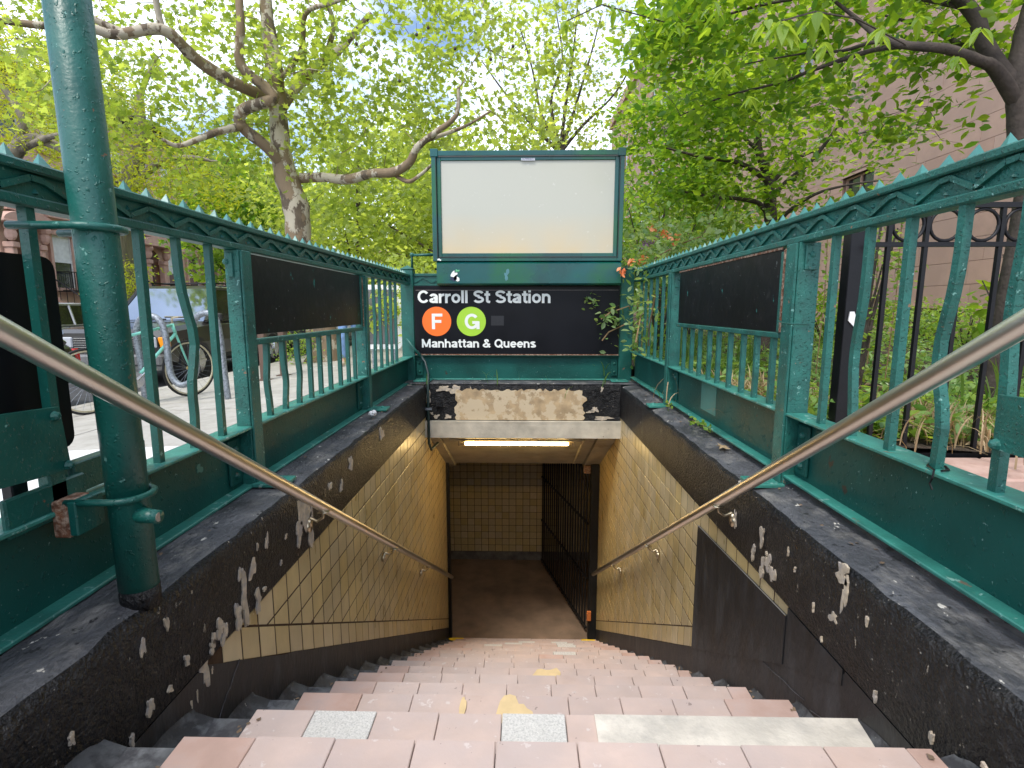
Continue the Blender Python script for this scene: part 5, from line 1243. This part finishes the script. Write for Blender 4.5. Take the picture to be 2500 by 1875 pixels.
# ================================================================ TREES
def tree(name, label, limbs, bark, crown_boxes, ncl, nleaf, lsize, shape, lmat, group=None, spread=.35, flat=1., r0=.014, tilt=.8, n=10, leafgroup=None, trunkstem=True):
    """limbs: list of (points, radii); crown_boxes: list of (centre, half-size, weight)"""
    base = limbs[0][0][0]; t = thing(name, tuple(base), label, 'tree', group)
    b = MB(); nodes = []
    for i, (pts, rad) in enumerate(limbs):
        pp_ = [Vector(p) for p in pts]; P2 = []; R2 = []
        for j in range(len(pp_) - 1):
            p0, p1, p2, p3 = pp_[max(j - 1, 0)], pp_[j], pp_[j + 1], pp_[min(j + 2, len(pp_) - 1)]
            for q in range(4):
                u = q / 4; P2.append(.5 * ((2 * p1) + (p2 - p0) * u + (2 * p0 - 5 * p1 + 4 * p2 - p3) * u * u + (3 * p1 - p0 - 3 * p2 + p3) * u ** 3)); R2.append((rad[j] + (rad[j + 1] - rad[j]) * u) * random.uniform(.94, 1.07))
        P2.append(pp_[-1]); R2.append(rad[-1])
        b.tube(P2, R2, n=n if i == 0 else max(6, n - 3), cap=False)
        if i > 0 or len(limbs) == 1: nodes += [tuple(p) for p in P2[2:]]
        else: nodes += [tuple(p) for p in P2[len(P2) // 2:]]
    b.obj('trunk', bark, t, smooth=True)
    w = np.array([q[2] for q in crown_boxes], float); w /= w.sum(); cl = []
    for _ in range(ncl):
        q = crown_boxes[RNG.choice(len(crown_boxes), p=w)]
        while True:
            d = RNG.uniform(-1, 1, 3)
            if (d ** 2).sum() < 1: break
        cl.append(np.array(q[0]) + d * np.array(q[1]))
    tw = MB(); crown_twigs(nodes, cl, tw, r0)
    tw.obj('twigs', bark, t)['kind'] = 'stuff'
    P = []
    for c in cl:
        k = int(nleaf * RNG.uniform(.5, 1.5)); s = spread * RNG.uniform(.6, 1.3)
        P.append(c + RNG.normal(size=(k, 3)) * np.array([s, s, s * flat]))
    P = np.concatenate(P); leaves('crown', P, lsize, shape, lmat, t, tilt); return t
A = lambda u, v, Y: tuple(at(u * 1.13021, v * 1.13021, Y))
# main plane tree
YP = 10.4
gz = -.16
limbs = [
    ([(-4.0, YP, gz - .1), (-3.98, YP, .25), A(655, 575, YP), A(645, 520, YP), A(640, 450, YP), A(615, 370, YP), A(605, 300, YP), A(600, 230, YP), A(590, 130, YP), A(575, 20, YP), A(570, -120, YP)], [.50, .36, .31, .28, .29, .25, .20, .19, .17, .13, .08]),
    ([A(612, 360, YP), A(580, 320, YP - .3), A(520, 270, YP - .6), A(530, 235, YP - .7), A(590, 215, YP - .8), A(575, 190, YP - .8), A(520, 140, YP - .9), A(520, 60, YP - 1), A(515, -30, YP - 1)], [.16, .14, .12, .12, .12, .11, .10, .09, .07]),
    ([A(590, 215, YP - .1), A(540, 195, YP - .5), A(480, 165, YP - .9), A(420, 125, YP - 1.3), A(370, 75, YP - 1.7), A(330, 62, YP - 1.9), A(250, 75, YP - 2.2), A(190, 60, YP - 2.4), A(90, 55, YP - 2.6), A(-30, 40, YP - 2.8)], [.13, .13, .13, .12, .115, .10, .09, .08, .06, .05]),
    ([A(280, 75, YP - 2.1), A(200, 40, YP - 2.3), A(140, -5, YP - 2.5), A(60, -60, YP - 2.6)], [.07, .06, .05, .04]),
    ([A(350, 62, YP - 1.8), A(338, 10, YP - 1.9), A(330, -40, YP - 2)], [.07, .055, .05]),
    ([A(525, 272, YP - .6), A(470, 285, YP - 1), A(430, 300, YP - 1.3), A(385, 315, YP - 1.6), A(350, 300, YP - 1.8)], [.09, .075, .06, .045, .03]),
    ([A(650, 385, YP + .1), A(700, 383, YP), A(750, 388, YP - .3), A(800, 375, YP - .6), A(850, 372, YP - .8), A(885, 350, YP - .9), A(900, 320, YP - 1), A(935, 290, YP - 1.1), A(985, 250, YP - 1.2), A(990, 190, YP - 1.3)], [.12, .11, .11, .10, .10, .09, .08, .065, .05, .03]),
    ([A(845, 372, YP - .7), A(880, 392, YP - .8), A(905, 380, YP - 1), A(945, 345, YP - 1.2)], [.05, .045, .04, .025]),
    ([A(915, 305, YP - 1), A(960, 290, YP - 1), A(1010, 270, YP - 1), A(1060, 240, YP - 1)], [.05, .045, .03, .02]),
    ([A(605, 240, YP), A(640, 190, YP + .6), A(690, 140, YP + 1), A(740, 100, YP + 1.5), A(800, 30, YP + 2)], [.12, .12, .13, .10, .07]),
    ([A(700, 130, YP + 1), A(720, 60, YP + .5), A(700, 0, YP + .2), A(640, -40, YP)], [.07, .06, .05, .04]),
    ([A(600, 180, YP), A(650, 110, YP - .6), A(660, 30, YP - 1), A(720, 5, YP - 1.5), A(800, -20, YP - 2)], [.06, .055, .05, .04, .03]),
]
def box(u0, v0, u1, v1, Ya, Yb, w=1):
    c = [Vector(A(u, v, Y)) for u in (u0, u1) for v in (v0, v1) for Y in (Ya, Yb)]
    mn = Vector((min(p.x for p in c), min(p.y for p in c), min(p.z for p in c))); mx_ = Vector((max(p.x for p in c), max(p.y for p in c), max(p.z for p in c)))
    return (tuple((mn + mx_) / 2), tuple((mx_ - mn) / 2), w)
limbs = [(p_, [q_ * (.84 if i_ == 0 else .78) for q_ in r_]) for i_, (p_, r_) in enumerate(limbs)]
pt = tree('plane_tree', 'big plane tree with mottled cream and brown bark leaning over the sidewalk', limbs, BARKP,
     [box(180, -60, 620, 160, YP - 1.6, YP + 3, 3.2), box(560, -80, 960, 180, YP - 2.5, YP + 3, 3.2), box(220, 130, 560, 330, YP - 1.2, YP + 2.5, 2.8), box(620, 180, 940, 360, YP - 1.5, YP + 2.5, 2.6), box(860, -60, 1200, 260, YP - 1, YP + 3, 2.6), box(-60, -80, 250, 160, YP - 3.5, YP - 1, .9)],
     400, 35, .115, 'lobe', L_PLANE, spread=.27, n=14)
# hanging seed balls
sb = MB()
for (u, v) in ((770, 95), (983, 105), (863, 175), (900, 75), (925, 60), (1108, 100), (1060, 128), (985, 240)):
    p = Vector(A(u, v, YP - 1)); sb.ball(p, .028, 7, 5); sb.tube([p, p + Vector((0, 0, .18))], .003, n=3)
sb.obj('seed_balls', BARKD, pt)['kind'] = 'stuff'
# far plane/maple trees down the street
def simple_tree(u, Y, hscale, label, lmat, name='street_tree', bark=BARKD, ncl=120, nleaf=42, lsize=.24, lean=0, wid=2.6, top=7.5, base=-.2, low=2.2, shape='lobe', spread=.5, r=.16, tilt=.9):
    p = at(u * 1.13021, 700, Y); x = p.x
    limbs = [([(x, Y, base), (x + lean * .3, Y, low * .8), (x + lean * .6, Y, low * 1.5), (x + lean, Y, top * .8)], [r * 1.2, r, r * .8, r * .3])]
    for q in range(6):
        a = 2 * PI * q / 6 + random.uniform(-.4, .4); z0 = low * random.uniform(.75, 1.4); L_ = wid * random.uniform(.7, 1.)
        limbs.append(([(x + lean * .5, Y, z0), (x + lean * .5 + math.cos(a) * L_ * .5, Y + math.sin(a) * L_ * .5, z0 + L_ * .45), (x + lean * .5 + math.cos(a) * L_, Y + math.sin(a) * L_, z0 + L_ * .75)], [r * .45, r * .3, r * .12]))
    return tree(name, label, limbs, bark, [((x + lean * .7, Y, (low + top) / 2), (wid, wid, (top - low) / 2 + .3), 1)], ncl, nleaf, lsize, shape, lmat, spread=spread, tilt=tilt)
simple_tree(760, 19, 1, 'full light green tree on the sidewalk behind the plane trunk', L_FAR, ncl=240, nleaf=44, lsize=.17, wid=3.6, top=7.5, low=1.0, lean=.4)
simple_tree(890, 25, 1, 'light green tree far behind the light box', L_FAR, ncl=190, nleaf=38, lsize=.22, wid=4.6, top=8.5, low=.8)
simple_tree(1075, 17, 1, 'bright green tree directly behind the light box', L_FAR, ncl=190, nleaf=42, lsize=.17, wid=3.6, top=6.4, low=1.0)
simple_tree(640, 34, 1, 'far green street tree left of the plane trunk', L_FAR, ncl=170, nleaf=36, lsize=.27, wid=5.0, top=9.5, low=1.6)
simple_tree(1010, 40, 1, 'farthest tall tree closing the view down the street', L_FAR, ncl=190, nleaf=36, lsize=.34, wid=7.5, top=12, low=1.0)
YT = 22
lt_ = [([A(1215, 700, YT), A(1215, 420, YT), A(1210, 330, YT)], [.2, .15, .12])]
for (a1, b1, a2, b2, a3, b3) in ((1170, 250, 1150, 150, 1120, 50), (1190, 220, 1215, 130, 1200, 20), (1240, 240, 1270, 140, 1300, 30), (1150, 270, 1090, 200, 1040, 130), (1260, 270, 1330, 200, 1380, 110), (1225, 200, 1240, 100, 1250, -20)):
    lt_.append(([A(1210, 330, YT), A(a1, b1, YT), A(a2, b2, YT + .5), A(a3, b3, YT + 1)], [.09, .06, .04, .02]))
tree('street_tree', 'tall tree with thin open crown against the sky above the light box', lt_, BARKD,
     [box(1030, -40, 1390, 200, YT - 1, YT + 2, 1), box(1080, 180, 1380, 330, YT - 1, YT + 2, .8)], 150, 22, .17, 'lobe', L_FAR, spread=.35)
simple_tree(1430, 11, 1, 'bright bushy tree between the light box and the young cherry', L_GARDEN, ncl=120, nleaf=32, lsize=.11, wid=1.6, top=4.2, low=1.2, spread=.28, r=.07)
simple_tree(500, 24, 1, 'fresh yellow green maple across the street before the row houses', L_CHERRY, ncl=170, nleaf=45, lsize=.2, wid=2.6, top=7.6, low=2.6, base=ZS)
# honey locusts at far left, yellow spring leaves
lo = [([A(265, 700, 17), A(262, 600, 17), A(258, 520, 17), A(262, 440, 17), A(300, 330, 17), A(300, 200, 17)], [.45, .38, .34, .30, .22, .12]),
      ([A(262, 430, 17), A(200, 340, 16.5), A(120, 260, 16), A(60, 200, 15.5), A(10, 160, 15)], [.18, .14, .12, .09, .05]),
      ([A(265, 440, 17), A(330, 360, 16.5), A(400, 340, 16), A(470, 350, 16)], [.14, .11, .07, .04]),
      ([A(262, 400, 17), A(310, 320, 17.5), A(300, 220, 17), A(340, 120, 17)], [.16, .12, .09, .05])]
tree('honey_locust', 'honey locust with yellow green spring leaves across the street on the left', lo, BARKG,
     [box(-40, 120, 200, 330, 14, 18, 2.2), box(200, 260, 400, 430, 15, 18, 1.8), box(-60, 10, 120, 200, 13, 16, 1.0), box(240, 380, 480, 480, 15, 17, .7), box(245, 560, 300, 660, 16.2, 16.6, .25)], 230, 75, .13, 'slim', L_LOCUST, spread=.38, flat=.5, tilt=1.2)
lo = [([A(-60, 600, 12), A(-20, 420, 12), A(30, 330, 12), A(80, 300, 12), A(150, 330, 12)], [.3, .25, .16, .12, .08]),
      ([A(30, 330, 12), A(50, 260, 12), A(0, 180, 12)], [.12, .09, .05]), ([A(40, 325, 12), A(110, 295, 11.8), A(180, 285, 11.6)], [.09, .06, .03])]
tree('honey_locust', 'near honey locust limb with yellow leaves at the left edge behind the pole', lo, BARKG,
     [box(-40, 110, 190, 300, 11, 13, 1)], 60, 60, .10, 'slim', L_LOCUST, spread=.28, flat=.45, tilt=1.2)
# young cherry in the garden
YC = 7.0
lc = [([(3.15, YC, .2), A(1668, 560, YC), A(1665, 480, YC), A(1662, 420, YC), A(1660, 380, YC), A(1640, 330, YC), A(1640, 270, YC)], [.12, .09, .075, .07, .065, .045, .02]),
      ([A(1662, 470, YC), A(1640, 440, YC), A(1600, 430, YC - .2), A(1540, 425, YC - .5), A(1480, 415, YC - .7)], [.03, .03, .025, .018, .01]),
      ([A(1662, 395, YC), A(1630, 370, YC - .2), A(1590, 350, YC - .4), A(1520, 340, YC - .7), A(1440, 320, YC - 1)], [.04, .035, .025, .018, .01]),
      ([A(1664, 430, YC), A(1690, 400, YC), A(1750, 350, YC), A(1790, 300, YC), A(1830, 240, YC)], [.035, .03, .025, .02, .01]),
      ([A(1664, 400, YC), A(1710, 350, YC + .3), A(1770, 320, YC + .5), A(1850, 290, YC + .6), A(1940, 270, YC + .6)], [.03, .028, .02, .015, .008]),
      ([A(1668, 500, YC), A(1700, 460, YC - .2), A(1760, 420, YC - .4), A(1830, 400, YC - .6), A(1900, 390, YC - .8)], [.03, .025, .02, .012, .008]),
      ([A(1645, 330, YC), A(1600, 290, YC), A(1570, 240, YC), A(1500, 200, YC)], [.03, .02, .015, .01])]
tree('cherry_tree', 'young cherry tree with a short dark trunk growing in the garden before the pink wall', lc, BARKD,
     [box(1390, 210, 1690, 460, YC - 1.4, YC + .8, 3.0), box(1500, 120, 1800, 330, YC - 1, YC + 1, 1.6), box(1700, 390, 1880, 430, YC - 1, YC, .15), box(1730, 280, 1960, 340, YC - .2, YC + .8, .6), box(1360, 120, 1560, 330, YC - 1, YC + 1, 1.6)],
     230, 34, .085, 'oval', L_CHERRY, spread=.17, flat=.45, r0=.006, tilt=.55)
# near cherry at the right edge, its branches reach across the top
YD = 3.5
ld = [([(3.12, YD, .2), A(2222, 420, YD), A(2205, 310, YD), A(2205, 230, YD), A(2195, 180, YD), A(2205, 100, YD), A(2230, 0, YD)], [.085, .072, .07, .068, .062, .05, .04]),
      ([A(2195, 220, YD), A(2150, 150, YD - .1), A(2110, 130, YD - .2), A(2040, 105, YD - .3), A(1960, 98, YD - .3), A(1900, 80, YD - .2), A(1850, 40, YD), A(1800, 0, YD)], [.045, .035, .03, .026, .022, .018, .012, .008]),
      ([A(2195, 190, YD), A(2130, 100, YD), A(2110, 40, YD), A(2070, -10, YD), A(2020, -60, YD)], [.05, .045, .04, .035, .03]),
      ([A(2150, 150, YD), A(2080, 100, YD + .5), A(2000, 60, YD + .8), A(1900, 30, YD + 1)], [.025, .02, .014, .008]),
      ([A(1960, 98, YD - .3), A(1880, 110, YD), A(1760, 150, YD + .3), A(1680, 180, YD + .6), A(1560, 210, YD + 1), A(1470, 250, YD + 1.3)], [.016, .015, .013, .010, .008, .004]),
      ([A(2040, 105, YD - .3), A(1900, 90, YD - .1), A(1820, 110, YD + .2), A(1740, 115, YD + .4), A(1600, 140, YD + .7)], [.014, .012, .010, .007, .004]),
      ([A(2100, 20, YD), A(1950, -10, YD + .2), A(1800, -10, YD + .4), A(1650, 10, YD + .5), A(1480, 60, YD + .6)], [.02, .016, .013, .009, .005])]
cht = tree('cherry_tree', 'cherry tree at the right edge whose leafy branches hang across the top of the view', ld, BARKD,
     [box(1500, -60, 1900, 120, YD - .4, YD + 1.6, 2.6), box(1850, -80, 2230, 50, YD - .4, YD + 1.0, 1.1), box(1400, 40, 1720, 190, YD + .2, YD + 1.8, 1.5), box(2050, 100, 2230, 230, YD, YD + .8, .25), box(1900, 150, 2070, 330, YD + .5, YD + 1.2, .3), box(1360, -60, 1560, 60, YD, YD + 1, .7)],
     265, 23, .076, 'oval', L_CHERRY, spread=.13, flat=.5, r0=.005, tilt=.6)
def big_leaf(P, d, size, mat, parent, droop=.25):
    d = Vector(d).normalized(); up = Vector((0, 0, 1)); s = d.cross(up)
    if s.length < .1: s = Vector((1, 0, 0))
    s.normalize(); nrm = s.cross(d).normalized(); b = MB(); n = 7; vs = []
    for i in range(n + 1):
        t = i / n; w = math.sin(PI * t ** .8) * .24 * (1 - .3 * t) + .002; c = Vector(P) + d * size * t + Vector((0, 0, -droop * size * t * t))
        vs += [c - s * w * size + nrm * w * size * .35, c, c + s * w * size + nrm * w * size * .35]
    b.add(vs, [(i * 3 + k, i * 3 + k + 1, i * 3 + k + 4, i * 3 + k + 3) for i in range(n) for k in (0, 1)]); return b.obj('leaf', mat, parent)
def hang(u, v, Y, n, size, mat, parent, spreadx=.8):
    p = Vector(A(u, v, Y))
    for i in range(n):
        a = 2 * PI * i / n + random.uniform(-.3, .3); big_leaf(p + Vector((random.gauss(0, .008), random.gauss(0, .008), random.gauss(0, .012))), (math.cos(a) * spreadx, math.sin(a) * .6, -1 + random.uniform(0, .7)), size * random.uniform(.7, 1.1), mat, parent)
L_BRIGHT = LEAF('bright_leaf', (.14, .25, .04), (.24, .34, .06), .5, 2.4)
hang(1690, 48, 2.3, 9, .105, L_BRIGHT, cht)
hang(1760, 30, 2.5, 6, .10, L_CHERRY, cht); hang(1650, 40, 2.4, 4, .09, L_BRIGHT, cht)
for (u, v, Y, k) in ((1225, 50, 3.5, 6), (1235, 95, 3.6, 5), (1460, 55, 3.2, 5), (1545, 20, 3, 5), (1415, 20, 3.4, 4), (1780, 95, 2.8, 5), (1840, 120, 2.8, 4), (1905, 60, 2.7, 6), (1985, 35, 2.7, 5), (2060, 130, 2.8, 5), (1560, 150, 3.4, 5), (1620, 210, 3.5, 5), (2120, 60, 2.6, 5), (1330, 20, 3.6, 4)):
    hang(u, v, Y, k, .085, random.choice((L_BRIGHT, L_CHERRY, L_CHERRY)), cht)
tw = MB(); tw.tube([A(1960, 98, YD - .3), A(1850, 40, 2.9), A(1760, 25, 2.5), A(1690, 45, 2.3)], .004, n=4); tw.tube([A(1480, 60, YD + .6), A(1300, 10, 3.6), A(1225, 45, 3.5)], .004, n=4); tw.obj('twigs', BARKD, cht)['kind'] = 'stuff'

# ================================================================ SHRUBS AND GARDEN
def shrub(name, label, cx, cy, h, w, ncl, nleaf, lsize, mat, shape='oval', base=None, stems=9, spread=.12, cat='shrub', flat=1.):
    zb = soilz(cx, cy) if base is None else base
    t = thing(name, (cx, cy, zb), label, cat); b = MB(); cl = []; nodes = []
    for i in range(stems):
        a = 2 * PI * i / stems + random.uniform(-.3, .3); rr = w * random.uniform(.2, .9)
        pts = [Vector((cx, cy, zb)), Vector((cx + math.cos(a) * rr * .4, cy + math.sin(a) * rr * .4, zb + h * .45)), Vector((cx + math.cos(a) * rr, cy + math.sin(a) * rr, zb + h * random.uniform(.7, .95)))]
        b.tube(pts, [.016, .010, .005], n=5, cap=False); nodes += [tuple(p) for p in pts[1:]]
    for _ in range(ncl):
        d = RNG.normal(size=3); d /= np.linalg.norm(d); r_ = RNG.uniform(.3, 1) ** .5; cl.append(np.array([cx, cy, zb + h * .58]) + d * r_ * np.array([w, w, h * .44]))
    crown_twigs(nodes, cl, b, .005, seg=2); b.obj('stems', BARKD, t)['kind'] = 'stuff'
    P = np.concatenate([c + RNG.normal(size=(max(3, int(nleaf * RNG.uniform(.6, 1.4))), 3)) * spread * np.array([1, 1, flat]) for c in cl]); leaves('foliage', P, lsize, shape, mat, t, .8); return t
shrub('shrub', 'dense bright shrub rising behind the right end of the light box', 1.75, 6.8, 2.2, .95, 90, 36, .085, L_GARDEN)
shrub('shrub', 'tall leafy shrub between the light box and the pink building', 3.0, 9.5, 3.0, 1.3, 110, 36, .10, L_CHERRY)
shrub('shrub', 'broad green bush far behind the station sign', .2, 9.0, 2.2, 1.4, 110, 40, .10, L_GARDEN)
shrub('shrub', 'green bush behind the left corner post of the back fence', -1.6, 8.4, 1.7, .9, 80, 36, .09, L_FAR, base=0)
shrub('shrub', 'small plant at the foot of the plane tree', -4.3, 9.9, .7, .3, 26, 24, .05, L_GARDEN, base=-.2)
shrub('shrub', 'twiggy yellow green shrub behind the big right fence post', 2.35, 3.7, 1.35, .22, 50, 18, .035, L_GARDEN, spread=.06, stems=14)
shrub('shrub', 'brown stemmed shrub with large leaves behind the ringed garden fence', 3.7, 3.8, 1.15, .32, 16, 6, .10, L_GARDEN, 'oval', spread=.09, stems=8)
shrub('shrub', 'large leaved plant by the pink wall at the right edge', 4.3, 4.6, 1.1, .4, 24, 8, .12, L_CHERRY, spread=.1, stems=8)
shrub('shrub', 'low dark shrub against the pink wall left of the small cherry', 5.0, 8.8, .9, .8, 60, 26, .07, L_CHERRY)
shrub('shrub', 'low shrub against the pink wall right of the small cherry', 6.3, 7.6, .6, .7, 50, 26, .06, L_GARDEN)
shrub('shrub', 'low shrub by the pink wall near the small window', 6.9, 9.2, .6, .8, 50, 26, .07, L_GARDEN)
# upright shoots showing above the right rail
for i, (u, v0, Y) in enumerate(((1820, 440, 4.5), (1855, 425, 4.6), (1790, 470, 4.4), (1955, 395, 4.2), (1905, 440, 4.3))):
    p = Vector(A(u, v0, Y)); P = []
    t = thing('shoot', (p.x, p.y, .3), ['upright leafy shoot, second from the left above the right rail', 'upright leafy shoot standing tallest above the right rail', 'upright leafy shoot, leftmost above the right rail', 'upright leafy shoot, rightmost above the right rail beside the small window', 'upright leafy shoot, fourth from the left above the right rail'][i], 'plant', 'leafy shoots above the right fence')
    b = MB(); b.tube([(p.x, p.y, .3), (p.x + .02, p.y, 1.0), tuple(p)], .004, n=4); b.obj('stem', VINE, t)
    for q in range(40): P.append(np.array(p) + np.array([0, 0, -q * .016]) + RNG.normal(size=3) * .018)
    leaves('foliage', P, .035, 'oval', L_GARDEN, t, .8)
# ground cover: pachysandra and ivy, joined
P = []
for _ in range(21000):
    y = 2.42 + 10 * RNG.uniform() ** 1.6; x = RNG.uniform(1.25, 7.6)
    if y < 3.0 and x < 1.35: continue
    dens = math.sin(x * 2.1) * math.cos(y * 1.7)
    if dens < -.55 and RNG.uniform() < .6: continue
    P.append((x, y, soilz(x, y) + .03 + abs(RNG.normal()) * .06))
gc = leaves('ground_cover', P, .062, 'oval', L_IVY, None, .5); props(gc, kind='stuff')
P = [(RNG.uniform(1.5, 3.4), RNG.uniform(2.38, 3.3), 0) for _ in range(5200)]; P = [(x, y, soilz(x, y) + .02 + abs(RNG.normal()) * .07) for x, y, z in P if math.sin(x * 5) + math.cos(y * 6) > -.4]
gc = leaves('pachysandra', P, .052, 'oval', L_GARDEN, None, .35); props(gc, kind='stuff')
def blades(name, cx, cy, n, L_, w, mat, arch, spread, th=None, zb=None):
    V = []; F = []; seg = 5
    for i in range(n):
        a = RNG.uniform(0, 2 * PI); l = L_ * RNG.uniform(.55, 1.1); bx = cx + RNG.normal() * spread; by = cy + RNG.normal() * spread; z0 = (soilz(bx, by) if zb is None else zb)
        d = np.array([math.cos(a), math.sin(a)]); lean = RNG.uniform(.15, 1) * arch; sdv = np.array([-d[1], d[0]]); k0 = len(V)
        for q in range(seg + 1):
            t = q / seg; out = lean * l * t * t; h = l * t * (1 - lean * .55 * t * t) ; ww = w * (1 - t) ** .6 * (.6 + .4 * math.sin(PI * t)) + .0006
            for s in (-1, 1): V.append((bx + d[0] * out + sdv[0] * ww * s, by + d[1] * out + sdv[1] * ww * s, z0 + max(.004, h)))
        F += [(k0 + 2 * q, k0 + 2 * q + 1, k0 + 2 * q + 3, k0 + 2 * q + 2) for q in range(seg)]
    return link(name, fastmesh(name, np.array(V), np.array(F)), mat, th)
for (cx, cy, lab) in ((2.75, 3.1, 'clump of upright green iris blades behind the ringed fence'), (3.35, 2.95, 'second clump of iris blades nearest the right edge'), (2.2, 5.2, 'clump of tall green blades behind the right fence panel bars'), (1.75, 5.6, 'iris clump near the back of the garden beside the right fence')):
    t = thing('iris_clump', (cx, cy, .3), lab, 'plant', 'iris clumps in the garden'); blades('blades', cx, cy, 22, .60, .010, L_BLADE, .45, .10, t)['kind'] = 'stuff'
for (cx, cy, lab) in ((1.75, 2.95, 'heap of dry straw coloured leaves behind the thick black post'), (2.1, 2.6, 'dry straw clump at the foot of the black pickets'), (1.6, 3.7, 'dry straw tuft below the right fence panel')):
    t = thing('dry_clump', (cx, cy, .3), lab, 'plant', 'dry leaf clumps in the garden'); blades('dry_blades', cx, cy, 420, .26, .0042, L_STRAW, 1.35, .22, t)['kind'] = 'stuff'
for (cx, cy, lab) in ((2.3, 2.95, 'arching green lily clump behind the black pickets'), (2.75, 2.55, 'arching lily clump at the right behind the handrail'), (1.75, 4.6, 'grassy clump under the right fence panel'), (3.2, 2.6, 'arching lily clump nearest the right edge of the garden')):
    t = thing('lily_clump', (cx, cy, .3), lab, 'plant', 'lily clumps in the garden'); blades('blades', cx, cy, 110, .30, .006, L_BLADE, 1.2, .15, t)['kind'] = 'stuff'
gr = blades('grass', 1.9, 7.5, 900, .22, .006, L_BLADE, .8, 1.4); props(gr, kind='stuff')
P = [(RNG.uniform(1.3, 3.2), RNG.uniform(2.35, 4.2), 0) for _ in range(900)]; lt = leaves('leaf_litter', [(x, y, soilz(x, y) + .012 + RNG.uniform(0, .02)) for x, y, z in P], .05, 'oval', L_STRAW, None, .25); props(lt, kind='stuff')
# climbing honeysuckle in the right back corner
vt = thing('honeysuckle_vine', (1.1, 5.1, .2), 'honeysuckle vine with orange flowers climbing over the right back corner of the fence', 'vine')
b = MB(); ends = []
paths = [[(1.15, 5.25, .2), (1.12, 5.15, .7), (1.05, 4.9, .95), (1.0, 4.5, .85), (.93, 4.35, .62)], [(1.2, 5.3, .2), (1.15, 5.2, 1.0), (1.15, 4.9, 1.32), (1.2, 4.4, 1.38)], [(1.1, 5.2, .7), (.98, 4.93, .92), (.80, 4.9, .86), (.72, 4.9, .80)],
         [(1.15, 5.2, 1.1), (1.35, 5.0, 1.45), (1.5, 4.6, 1.5)], [(1.0, 5.1, 1.0), (.97, 4.94, 1.3), (.9, 4.93, 1.36)], [(.95, 4.94, .75), (.80, 4.93, .68), (.74, 4.93, .60)], [(1.05, 4.4, .55), (1.0, 4.2, .75), (.99, 4.0, 1.0)], [(1.1, 5.2, 1.2), (1.3, 5.4, 1.55), (1.5, 5.6, 1.7)]]
for p in paths: b.tube(p, .006, n=5, cap=False); ends += p[1:]
P = []
for p in paths:
    for a, c in zip(p[1:-1], p[2:]):
        for t in np.linspace(0, 1, 16): P.append(np.array(a) + (np.array(c) - np.array(a)) * t + RNG.normal(size=3) * np.array([.06, .06, .07]))
cl = [np.array([RNG.uniform(1.05, 1.95), RNG.uniform(4.4, 5.9), RNG.uniform(1.15, 1.72)]) for _ in range(90)]
cl = [c for c in cl if c[2] < 1.86 - abs(c[0] - 1.3) * .35]
for c in cl: P += list(c + RNG.normal(size=(22, 3)) * .07)
for c in (np.array([1.02, 4.5, .75]), np.array([1.02, 4.62, .95]), np.array([1.0, 4.8, .6]), np.array([1.02, 4.75, 1.15])): P += list(c + RNG.normal(size=(26, 3)) * np.array([.05, .12, .10]))
P += list(np.array([.62, 4.93, .98]) + RNG.normal(size=(16, 3)) * np.array([.03, .005, .04])); P += list(np.array([.80, 4.92, .80]) + RNG.normal(size=(24, 3)) * np.array([.07, .01, .05]))
crown_twigs([tuple(q) for q in ends], cl, b, .004, seg=2); b.obj('stems', VINE, vt)['kind'] = 'stuff'
leaves('foliage', P, .062, 'oval', L_ROSE, vt, .7)
for (u, v) in ((1410, 495), (1435, 505), (1345, 670 - 130 + 50), (1462, 518), (1390, 562), (1362, 568), (1445, 512)):
    u_, v_ = u, v; p = np.array(A(u_, v_, 4.75)); leaves('flower', p + RNG.normal(size=(9, 3)) * .018, .05, 'oval', L_ORANGE, vt, 1.5)
for (u, v, lab) in ((1405, 520, 'upper'), (1402, 530, 'lower')):
    P = np.array(A(u, v, 4.8)) + np.stack([np.linspace(-.07, .07, 90), RNG.normal(size=90) * .012, np.linspace(-.03, .04, 90) + RNG.normal(size=90) * .014], 1); leaves('lilac_flower', P, .016, 'oval', L_PURPLE, vt, 1.5)

# grit and dry bits gathered at the ends of the treads
P = []
for k in range(0, 12):
    a, z = nose(k)
    for s_ in (-1, 1):
        for q in range(9): P.append(((XTL if s_ < 0 else XTR) + RNG.normal() * .02 - .01 * s_, a - RNG.uniform(.02, .26), z + .003))
for q in range(40): P.append((RNG.choice((-1, 1)) * RNG.uniform(.93, 1.02), RNG.uniform(1.2, 4.6), .216))
gd_ = leaves('grit', P, .013, 'chunk', M('grit_brown', (.16, .11, .07), .9), None, .2); props(gd_, kind='stuff')
